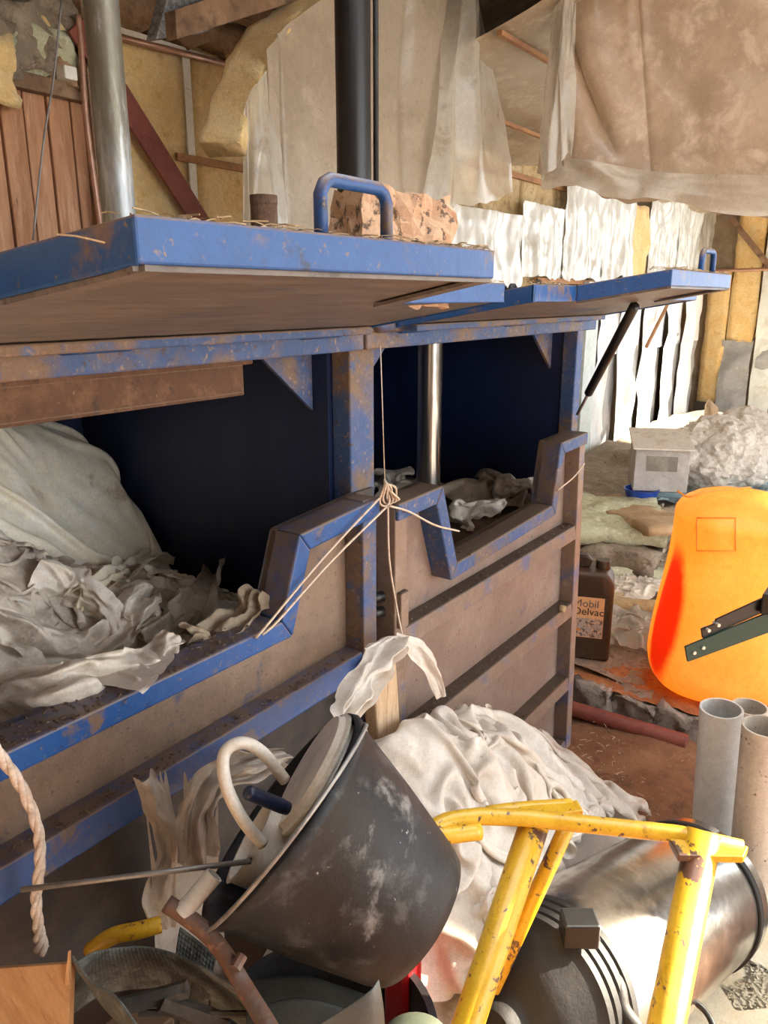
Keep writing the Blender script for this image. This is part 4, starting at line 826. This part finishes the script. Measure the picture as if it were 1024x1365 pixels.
# switch box on the drum
c = atF(772, 1240, 1.07); rt = Vector(RT)
MB().box(c-Vector((.030, .022, .02)), c+Vector((.030, .022, .028)), Matrix.Rotation(-.95, 3, 'Z')).build('switch_box', 'strut_black', drum, bevel=.004)
MB().tube(spline([c+Vector((.02, 0, .01)), atF(800, 1275, 1.10), atF(822, 1310, 1.05), atF(830, 1345, 1.02), atF(850, 1372, 1.0)], 6), .014, 10).build('cable_boot', 'black_rubber', drum, True)

# ================================================================ PIPES, GREEN ARM
def vpipe(name, top, bot, r, m, label):
    top, bot = Vector(top), Vector(bot); a = (bot-top); tag(MB().lathe(top, a, [(0, r-.006), (0, r), (a.length, r), (a.length, r-.006), (0, r-.006)], 40).build(name, m, None, True, auto=True), label, 'pipe', 'standing plastic pipes')
t = atF(962, 944, 1.85); vpipe('plastic_pipe', t, (t.x+.02, t.y-.02, .03), .055, 'pvc_grey', 'clean light grey plastic pipe standing on end left of the others')
t = atF(1022, 968, 1.66); vpipe('plastic_pipe', t, (t.x+.01, t.y-.02, .03), .055, 'pvc_dirty', 'dirty speckled plastic pipe standing nearest at the right edge')
t = atF(1000, 942, 2.0); vpipe('plastic_pipe', t, (t.x+.01, t.y-.0, .03), .05, 'pvc_dirty', 'plastic pipe standing behind the clean grey and the speckled pipes')
arm = empty('green_machine', atF(1150, 790, 1.75), 'dark green machine whose riveted steel arm reaches in before the orange drum', 'machine')
A, B = atF(914, 872, 1.62), atF(1110, 795, 1.70); d = (B-A).normalized(); w = Vector((0, 0, 1)); w = (w-d*w.dot(d)).normalized(); nn = d.cross(w)
MB().prism([A-w*.018, A+w*.022, B+w*.03, B-w*.03], nn*.006).build('green_flat', 'green_steel', arm)
A2 = A+d*.05+w*.032; B2 = B+w*.055
MB().prism([A2-w*.010, A2+w*.014, A2+d*.035+w*.014, A2+d*.04+w*.024, B2+w*.02, B2-w*.02], nn*-.006).build('black_flat', 'strut_black', arm)
for q, wv in ((.018, .0), (.042, .004), (.062, .042), (.088, .046)): MB().tube([A+d*q+w*wv-nn*.010, A+d*q+w*wv+nn*.010], .0042, 8).build('rivet', 'bright_bolt', arm)
P = atF(1110, 795, 1.70); MB().box((P.x-.04, P.y-.04, .01), (P.x+.04, P.y+.04, P.z+.1)).build('stand_post', 'green_steel', arm)
MB().box((P.x-.18, P.y-.18, .0), (P.x+.18, P.y+.18, .03)).build('stand_foot', 'green_steel', arm)
Bx = atF(1030, 805, 1.66); MB().box(Bx-Vector((.03, .02, .02)), Bx+Vector((.05, .02, .03))).build('clamp', 'strut_black', arm, bevel=.004)

# ================================================================ ORANGE DRUM, CANISTER, STEP PIPE
m = mat('drum_orange', (.96, .52, .12), [((.97, .58, .16), 5, .45, .65)], .38, bump=.05, bscale=20)
nt = m.node_tree; bs = [n for n in nt.nodes if n.type == 'BSDF_PRINCIPLED'][0]; outn = [n for n in nt.nodes if n.type == 'OUTPUT_MATERIAL'][0]
tcn = [n for n in nt.nodes if n.type == 'TEX_COORD'][0]; mp = nt.nodes.new('ShaderNodeMapping'); mp.vector_type = 'POINT'
nt.links.new(tcn.outputs['Object'], mp.inputs['Vector'])
vm = nt.nodes.new('ShaderNodeVectorMath'); vm.operation = 'LENGTH'; nt.links.new(mp.outputs[0], vm.inputs[0])
f = _ramp(nt, _math(nt, 'ADD', vm.outputs['Value'], _math(nt, 'MULTIPLY', _noise(nt, 14), .25)), 1.25, .85)
basec = bs.inputs['Base Color'].links[0].from_socket; stain = _mix(nt, f, basec, (.66, .04, .008)); nt.links.new(stain, bs.inputs['Base Color'])
tb = nt.nodes.new('ShaderNodeBsdfTranslucent'); nt.links.new(stain, tb.inputs[0]); mx = nt.nodes.new('ShaderNodeMixShader'); mx.inputs[0].default_value = .55
nt.links.new(bs.outputs[0], mx.inputs[1]); nt.links.new(tb.outputs[0], mx.inputs[2]); nt.links.new(mx.outputs[0], outn.inputs[0])
od = empty('orange_drum', (3.05, .5, .13), 'large translucent orange plastic drum with a red stain standing on the step', 'drum')
base = onZ(940, 945, .14)+Vector((.20, .035, 0)); base.z = .135
tilt = Matrix.Rotation(math.radians(5), 3, Vector(FW)) @ Matrix.Rotation(math.radians(0), 3, 'X')
NS, NV = 72, 60; G = np.zeros((NS, NV, 3)); Hd = .78; Rd = .242
zs = np.concatenate([np.linspace(0, .09, 14), np.linspace(.10, .66, 26), np.linspace(.67, .78, 20)])
for i in range(NS):
    a = 2*math.pi*i/NS; c, s = math.cos(a), math.sin(a); e = .72
    for j, z in enumerate(zs):
        k = math.sqrt(max(0, 1-((.12-z)/.12)**2))*.45+.55 if z < .12 else 1.0
        if z > .68: q = (z-.68)/(Hd-.68); k = math.sqrt(max(0, 1-q**2.5))*.85+.15*(1-q)
        k *= 1+.03*math.sin(z*9)
        G[i, j] = (Rd*k*np.sign(c)*abs(c)**e, Rd*k*np.sign(s)*abs(s)**e, z)
G[..., 2] += 0.018*np.exp(-((G[..., 0])**2/.004))*(zs[None, :] > .74)-.02*np.exp(-(((G[..., 0]+.12)**2+(G[..., 1]+.08)**2)/.003))*(zs[None, :] > .72)
Rz = Matrix.Rotation(math.radians(20), 3, 'Z'); Mx = np.array(tilt @ Rz); G = G @ Mx.T+np.array(base[:])
body = grid_obj('drum_body', G, 'drum_orange', od, 0, close_u=True)
bm = bmesh.new(); bm.from_mesh(body.data); bmesh.ops.holes_fill(bm, edges=[e for e in bm.edges if e.is_boundary]); bm.to_mesh(body.data); bm.free()
sp = onX(896, 858, 2.86); sp = atF(890, 830, 2.66); mp.vector_type = 'TEXTURE'
mp.inputs['Location'].default_value = sp[:]; mp.inputs['Scale'].default_value = (.085, .085, .27)
lp = body
# raised label plate and top seam
from mathutils.bvhtree import BVHTree
bvh = BVHTree.FromPolygons([v.co[:] for v in body.data.vertices], [p.vertices[:] for p in body.data.polygons])
PG = np.zeros((9, 9, 3))
for i, x in enumerate(np.linspace(929, 981, 9)):
    for j, y in enumerate(np.linspace(690, 734, 9)):
        d = Vector(_ray(x, y)).normalized(); hit = bvh.ray_cast(Vector(EYEP), d)[0]; PG[i, j] = (hit-d*.004)[:] if hit else (0, 0, 0)
for e in (PG[0], PG[-1], PG[:, 0], PG[:, -1]): MB().tube([Vector(v) for v in e], .0028, 6).build('embossed_edge', 'drum_orange', body, True)
hit = bvh.ray_cast(Vector(EYEP), Vector(_ray(886, 818)).normalized())[0]; mp.inputs['Location'].default_value = hit[:]; mp.inputs['Scale'].default_value = (.10, .085, .29)
cpl = atF(955, 706, 2.55)
g = MB().tube(spline([atF(904, 655, 2.66), atF(918, 662, 2.6), atF(945, 655, 2.6), atF(1000, 650, 2.62)], 5), .004, 6); g.build('mould_seam', 'drum_orange', body, True)

# brown-black oil canister
cb = onZ(786, 882, .135); can = empty('oil_canister', (cb.x, cb.y, .135), 'dark brown oil canister with an orange label beside the press door', 'canister')
ang = math.radians(-70); Rm = Matrix.Rotation(ang, 3, 'Z'); cw, cd, ch = .27, .17, .43
def cl(x, y, z): return Vector((cb.x+.06, cb.y+.085, .138))+Rm @ Vector((x, y, z))
g = MB(); pr2 = [(-cw/2, 0), (cw/2, 0), (cw/2, ch*.80), (cw/2-.03, ch*.90), (-cw/2+.02, ch*.90), (-cw/2, ch*.84)]
g.prism([cl(x, -cd/2, z) for x, z in pr2], Rm @ Vector((0, cd, 0))).build('can_body', 'canister_brown', can, bevel=.022, seg=4)
MB().prism([cl(-cw/2+.02, -.016, ch*.89), cl(.03, -.016, ch*.89), cl(.045, -.016, ch*.97), cl(.02, -.016, ch*1.02), cl(-cw/2+.01, -.016, ch*1.02)], Rm @ Vector((0, .032, 0))).build('can_handle', 'canister_brown', can, bevel=.008)
MB().lathe(cl(.085, 0, ch*.89), (0, 0, 1), [(0, 0), (0, .03), (.034, .03), (.038, .027), (.038, 0)], 24).build('can_cap', 'canister_brown', can, True, auto=True)
for z in (.052,): MB().box((0, 0, 0), (cw*.9, .003, .004)).build('mould_line', 'canister_brown', can) if False else None
lab = MB().prism([cl(-cw/2+.015, -cd/2-.0012, .105), cl(cw/2-.034, -cd/2-.0012, .105), cl(cw/2-.034, -cd/2-.0012, .282), cl(-cw/2+.015, -cd/2-.0012, .282)], Rm @ Vector((0, .001, 0))).build('label', 'label_paper', can)
MB().prism([cl(-cw/2+.016, -cd/2-.0022, .108), cl(cw/2-.037, -cd/2-.0022, .108), cl(cw/2-.037, -cd/2-.0022, .190), cl(-cw/2+.016, -cd/2-.0022, .190)], Rm @ Vector((0, .0008, 0))).build('label_picture', 'label_photo', lab)
MB().prism([cl(-cw/2+.016, -cd/2-.003, .134), cl(.01, -cd/2-.003, .134), cl(.01, -cd/2-.003, .145), cl(-cw/2+.016, -cd/2-.003, .145)], Rm @ Vector((0, .0006, 0))).build('label_stripe', 'label_stripe', lab)
def text(name, s, size, x, z, m, parent, y=-.0022):
    cu = bpy.data.curves.new(name, 'FONT'); cu.body = s; cu.size = size; cu.extrude = .0002; ob = bpy.data.objects.new(name, cu); COL.objects.link(ob)
    bpy.context.view_layer.update(); me = bpy.data.meshes.new_from_object(ob); bpy.data.objects.remove(ob)
    for v in me.vertices: v.co = cl(x+v.co.x, -cd/2+y-v.co.z, z+v.co.y)
    return link(name, me, m, parent)
text('lettering', 'Mobil', .045, -.022, .240, 'ink_grey', lab); text('lettering', 'Delvac', .045, -.022, .205, 'ink_black', lab)
MB().tube([onZ(740, 938, .05), onZ(916, 990, .055)], .030, 18).build('rusty_pipe', 'red_steel', None, True, auto=True); tag(bpy.data.objects['rusty_pipe'], 'rusty red brown pipe lying along the foot of the concrete step', 'pipe')

# ================================================================ RUBBISH ON THE RAISED FLOOR
def slabat(px, py, z, size, rz, m, label, seed, rx=0, ry=0, amp=.02, cat='insulation'):
    p = onZ(px, py, z); R = Matrix.Rotation(rz, 3, 'Z') @ Matrix.Rotation(ry, 3, 'Y') @ Matrix.Rotation(rx, 3, 'X')
    return tag(rough_box('insulation_scrap', (p.x, p.y, p.z+size[2]/2), size, m, None, amp, .04, R, 9, seed), label, cat, 'insulation scraps on the raised floor')
slabat(815, 700, .32, (.75, .55, .09), .4, 'wool_green', 'pale yellow insulation slab lying near the white wall', 1)
slabat(830, 728, .2, (.9, .5, .10), .1, 'wool_grey', 'grey brown insulation slab under the pale yellow one', 2, amp=.035)
slabat(815, 772, .14, (.14, .90, .07), .55, 'wool_green', 'long pale green insulation strip behind the oil canister', 3, ry=.15)
slabat(866, 740, .16, (.35, .55, .16), .9, 'wool_grey', 'dark grey fibrous slab leaning left of the orange drum', 4, ry=-.5, amp=.03)
slabat(838, 815, .13, (.30, .35, .07), .3, 'wool_dusty', 'broken insulation corner beside the oil canister', 5, ry=.3)
slabat(800, 735, .2, (.3, .3, .12), .7, 'wool_dusty', 'small torn insulation lump at the press door edge', 6, amp=.04)
slabat(845, 690, .36, (1.1, .35, .05), .75, 'card_brown', 'tan cardboard sheet lying below the small grey box', 7, ry=.1, cat='cardboard')
hfF = HF(2.78, 9.0, -.2, 2.36, lambda x, y: .14+.22*sstep(3.6, 5.0, x)+.05*fbm(np.stack([x*2, y*2, x*0], -1), 6), .03)
tag(grid_obj('rubbish_bed', np.stack([hfF.X, hfF.Y, hfF.h-.02], -1)[::3, ::3], 'wool_grey'), 'trampled layer of rubbish covering the raised floor', 'rubbish', kind='stuff')
bF = (2.76, 9, -.2, 2.3)
def rubble(px, py, z, sz, m, seed, label, cat='plastic film', n=(40, 36), sq=(.6, .6)):
    p = onZ(px, py, z); return rag('film_rubbish', (p.x, p.y), sz, n, seed*.7, sq, m, seed, label, cat, hf=hfF, bounds=bF, wob=.06, lift=.08, freq=4, thick=.02, add=False)
rubble(842, 840, .15, (.6, .6), 'film_clear', 131, 'crumpled clear film on the step between canister and orange drum')
rubble(845, 775, .2, (.5, .5), 'rag_white', 132, 'white torn film behind the oil canister')
rubble(805, 690, .4, (.9, .7), 'rag_white', 133, 'white crumpled film at the foot of the white wall')
rubble(800, 745, .25, (.7, .6), 'rag_grey', 134, 'grey crumpled film between the insulation slabs')
rubble(770, 690, .35, (.8, .6), 'rag_brown', 135, 'brown crumpled film next to the press side')
for k_, (px, py, z, sz, m, lb) in enumerate([(790, 668, .4, (.8, .6), 'film_clear', 'clear crumpled film against the pale wall board'), (835, 668, .42, (.7, .6), 'rag_grey', 'grey film heap left of the blue basin'),
        (775, 720, .3, (.7, .5), 'rag_brown', 'brown film heap at the press door edge'), (850, 715, .33, (.6, .5), 'rag_brown', 'brown film heap between slab and orange drum'), (880, 690, .4, (.6, .5), 'rag_grey', 'grey film heap just behind the orange drum')]):
    rubble(px, py, z, sz, m, 150+k_, lb)
rubble(1000, 628, .45, (1.9, 1.3), 'tarp_blue', 136, 'pale blue tarpaulin heaped behind the orange drum', 'tarpaulin', (60, 50), (.7, .7))
rubble(935, 655, .4, (.9, .6), 'tarp_blue', 137, 'small pale blue film beside the grey box', 'tarpaulin')
# small grey box with a window
c = onZ(880, 655, .44); gb = empty('grey_box', c, 'small grey box with a dark window and pale sloping lid on the rubbish', 'box')
Rz = Matrix.Rotation(math.radians(-66), 3, 'Z'); wb, db, hb = .32, .30, .31
def q(x, y, z): return c+Vector((.12, .06, 0))+Rz @ Vector((x, y, z))
MB().prism([q(-wb/2, -db/2, 0), q(-wb/2, -db/2, hb*.86), q(-wb/2, db/2, hb*1.05), q(-wb/2, db/2, 0)], Rz @ Vector((wb, 0, 0))).build('box_body', 'grey_box', gb, bevel=.006)
MB().prism([q(-wb/2-.02, -db/2-.03, hb*.85), q(-wb/2-.02, -db/2-.03, hb*.89), q(-wb/2-.02, db/2+.02, hb*1.12), q(-wb/2-.02, db/2+.02, hb*1.08)], Rz @ Vector((wb+.04, 0, 0))).build('box_lid', 'grey_box_lid', gb, bevel=.004)
MB().box((0, 0, 0), (0.001, .001, .001)).bm.free()
MB().prism([q(-.09, -db/2-.004, hb*.42), q(.09, -db/2-.004, hb*.42), q(.09, -db/2-.004, hb*.72), q(-.09, -db/2-.004, hb*.72)], Rz @ Vector((0, .003, 0))).build('window_pane', 'meter_window', gb)
p = onZ(855, 658, .42); tag(MB().lathe((p.x, p.y, p.z-.02), (0, 0, 1), [(0, 0), (0, .09), (.05, .105), (.055, .11), (.055, .1), (.015, .08), (.015, 0)], 30).build('blue_basin', 'blue_plastic', None, True, auto=True), 'bright blue plastic basin under the small grey box', 'basin')
# ball of white fibre
c = onZ(950, 640, .42); c.z = .58
bm = bmesh.new(); bmesh.ops.create_icosphere(bm, subdivisions=5, radius=.31); co = np.array([v.co[:] for v in bm.verts]); dd = 1+.14*fbm(co*5, 3, 5, .65)+.10*np.abs(fbm(co*16, 9, 3))
for v, p, k in zip(bm.verts, co, dd): v.co = Vector(p*k*np.array([1, 1, .85]))+c
me = bpy.data.meshes.new('fibre_bale'); bm.to_mesh(me); bm.free(); tag(link('fibre_bale', me, 'fibre_white', None, False), 'shaggy bundle of white fibres beyond the small grey box', 'fibre bundle')
c2 = onZ(1000, 620, .55)
bm = bmesh.new(); bmesh.ops.create_icosphere(bm, subdivisions=4, radius=.27); co = np.array([v.co[:] for v in bm.verts]); dd = 1+.14*fbm(co*5, 13, 5, .65)+.10*np.abs(fbm(co*16, 19, 3))
for v, p, k in zip(bm.verts, co, dd): v.co = Vector(p*k*np.array([1, 1, .85]))+Vector((c2.x+.3, c2.y+.1, .62))
me = bpy.data.meshes.new('fibre_bale'); bm.to_mesh(me); bm.free(); tag(link('fibre_bale', me, 'fibre_white', None, False), 'second smaller white fibre bundle behind the blue tarpaulin', 'fibre bundle')
a, b = atF(936, 600, 6.6), atF(942, 540, 6.7); tag(MB().prism([a, a+Vector((.06, -.10, 0)), b+Vector((.05, -.09, -.02)), b+Vector((.01, -.02, .05)), b], (.03, .02, 0)).build('wood_splinter', 'stake_wood', None), 'broken upright wood splinter stuck in the white fibres', 'wood')
rough_box('wool_lump', tuple(onZ(925, 618, .5)), (.22, .2, .30), 'wool_brown', None, .07, .05, None, 8, 77); tag(bpy.data.objects['wool_lump'], 'brown wool lump between the grey box and the fibre bundle', 'insulation')

# ================================================================ LOOSE BITS
p = onY(522, 285, .665); zl = 1.545+(.88-.665)*.17+.012; zt_ = onY(530, 264, .665).z
rough_box('carton_chunk', (p.x, p.y, (zl+zt_)/2), (.155, .085, zt_-zl), 'carton', None, .010, .012, Matrix.Rotation(-.35, 3, 'Z') @ Matrix.Rotation(.05, 3, 'Y'), 30, 5, smooth=False); tag(bpy.data.objects['carton_chunk'], 'crumbling pinkish board chunk lying behind the lid handle', 'board')
def pin(px, py, y):
    p = onY(px, py, y); p.z = 1.545+(.88-y)*.17+.004; return p
for i, (px, y) in enumerate(((672, .70), (688, .68), (712, .68))):
    p = pin(px, 365, y); q = [p+Vector((.016*math.cos(t), .006*i*math.sin(t), .038*math.sin(t))) for t in np.linspace(0, math.pi, 10)] if i < 2 else [p, p+Vector((.012, -.006, .05))]
    tag(MB().tube(q, .006, 8).build('rubber_scrap', 'black_rubber', None, True), ['curved black rubber scrap nearest the left lid corner', 'second curved black rubber scrap between the two lids', 'straight black rubber scrap sticking up between the lids'][i], 'rubber scrap')
def straws(name, spots, m, label, L=(.015, .06), r=.0008, parent=None):
    g = MB()
    for p in spots:
        a = random.uniform(0, 6.28); l = random.uniform(*L); d = Vector((math.cos(a)*l/2, math.sin(a)*l/2, random.uniform(-.1, .25)*l/2)); g.tube([p-d, p+d*.2+Vector((0, 0, .001)), p+d], r*random.uniform(.7, 1.5), 4)
    return tag(g.build(name, m, None), label, 'debris', kind='stuff')
S = []
for u0, u1, t0, t1 in ((.10, 1.155, .323, .80), (1.262, 2.33, 1.485, 1.955)):
    zt = lambda w: 1.545+(.88-w)*.17+.028
    for _ in range(110): y = .425; S.append(Vector((random.uniform(t0, t1), y+abs(random.gauss(0, .02)), zt(y)+random.uniform(0, .004))))
    for _ in range(90):
        y = random.uniform(.44, .86); S.append(Vector((random.uniform(t0-.02, t1+.02), y, zt(y)-.018+random.uniform(0, .015))))
    for _ in range(60): y = .588; S.append(Vector((random.uniform(u0, t0-.04) if random.random() < .5 else random.uniform(t1+.04, u1), y+abs(random.gauss(0, .02)), zt(y)+random.uniform(0, .004))))
straws('straw_litter', S, 'straw', 'straw and dust lying on top of both open lids', (.006, .03), .0006)
S = [Vector((random.uniform(.1, 2.4), random.uniform(.875, .90), 1.556+random.uniform(0, .003))) for _ in range(160)]
S += [Vector((random.uniform(.37, .91), random.uniform(.872, .935), 1.054)) for _ in range(160)]+[Vector((random.uniform(1.54, 2.08), random.uniform(.872, .935), .987+.02*0)) for _ in range(60)]
S += [Vector((random.uniform(1.33, 2.3), random.uniform(.884, .908), z+.003)) for z in (.888, .612, .33) for _ in range(90)]+[Vector((random.uniform(.15, 1.15), random.uniform(.884, .908), .895)) for _ in range(160)]
straws('dust_grains', S, 'debris_dark', 'coarse dirt grains lying on the ledges of the press', (.002, .008), .0013)
S = [Vector((random.uniform(1.9, 2.72), random.uniform(.1, .86), .03+random.uniform(0, .02))) for _ in range(420)]+[Vector((random.uniform(2.72, 3.3), random.uniform(.3, 1.3), .145+random.uniform(0, .01))) for _ in range(140)]
straws('wood_chips', S, 'straw', 'pale wood chips scattered in the sawdust beside the press', (.006, .03), .0011)
tag(MB().tube(spline([atF(885, 1328, 1.2), atF(915, 1330, 1.19), atF(942, 1350, 1.17), atF(960, 1390, 1.12)], 6), .006, 8).build('power_cable', 'strut_black', None, True), 'short black power cable curling beside the right yellow leg', 'cable')
# sunlit papers on the floor at the right
for i, (px, py, sz) in enumerate(((960, 1330, (.35, .3)), (1010, 1260, (.3, .3)))):
    p = onZ(px, py, .06); P, rest = sheet((p.x, p.y), sz, (20, 20), i*.8, (.95, .95), z=.05, wob=.015, lift=.02); P = drape(P, rest, HF(p.x-.5, p.x+.5, p.y-.5, p.y+.5, lambda x, y: .04+0*x), steps=15)
    tag(grid_obj('paper_sheet', P, 'paper_pale', None, 1), ['creased pale sheet on the floor at the bottom right corner', 'creased pale sheet on the floor beyond the steel drum rim'][i], 'sheet')
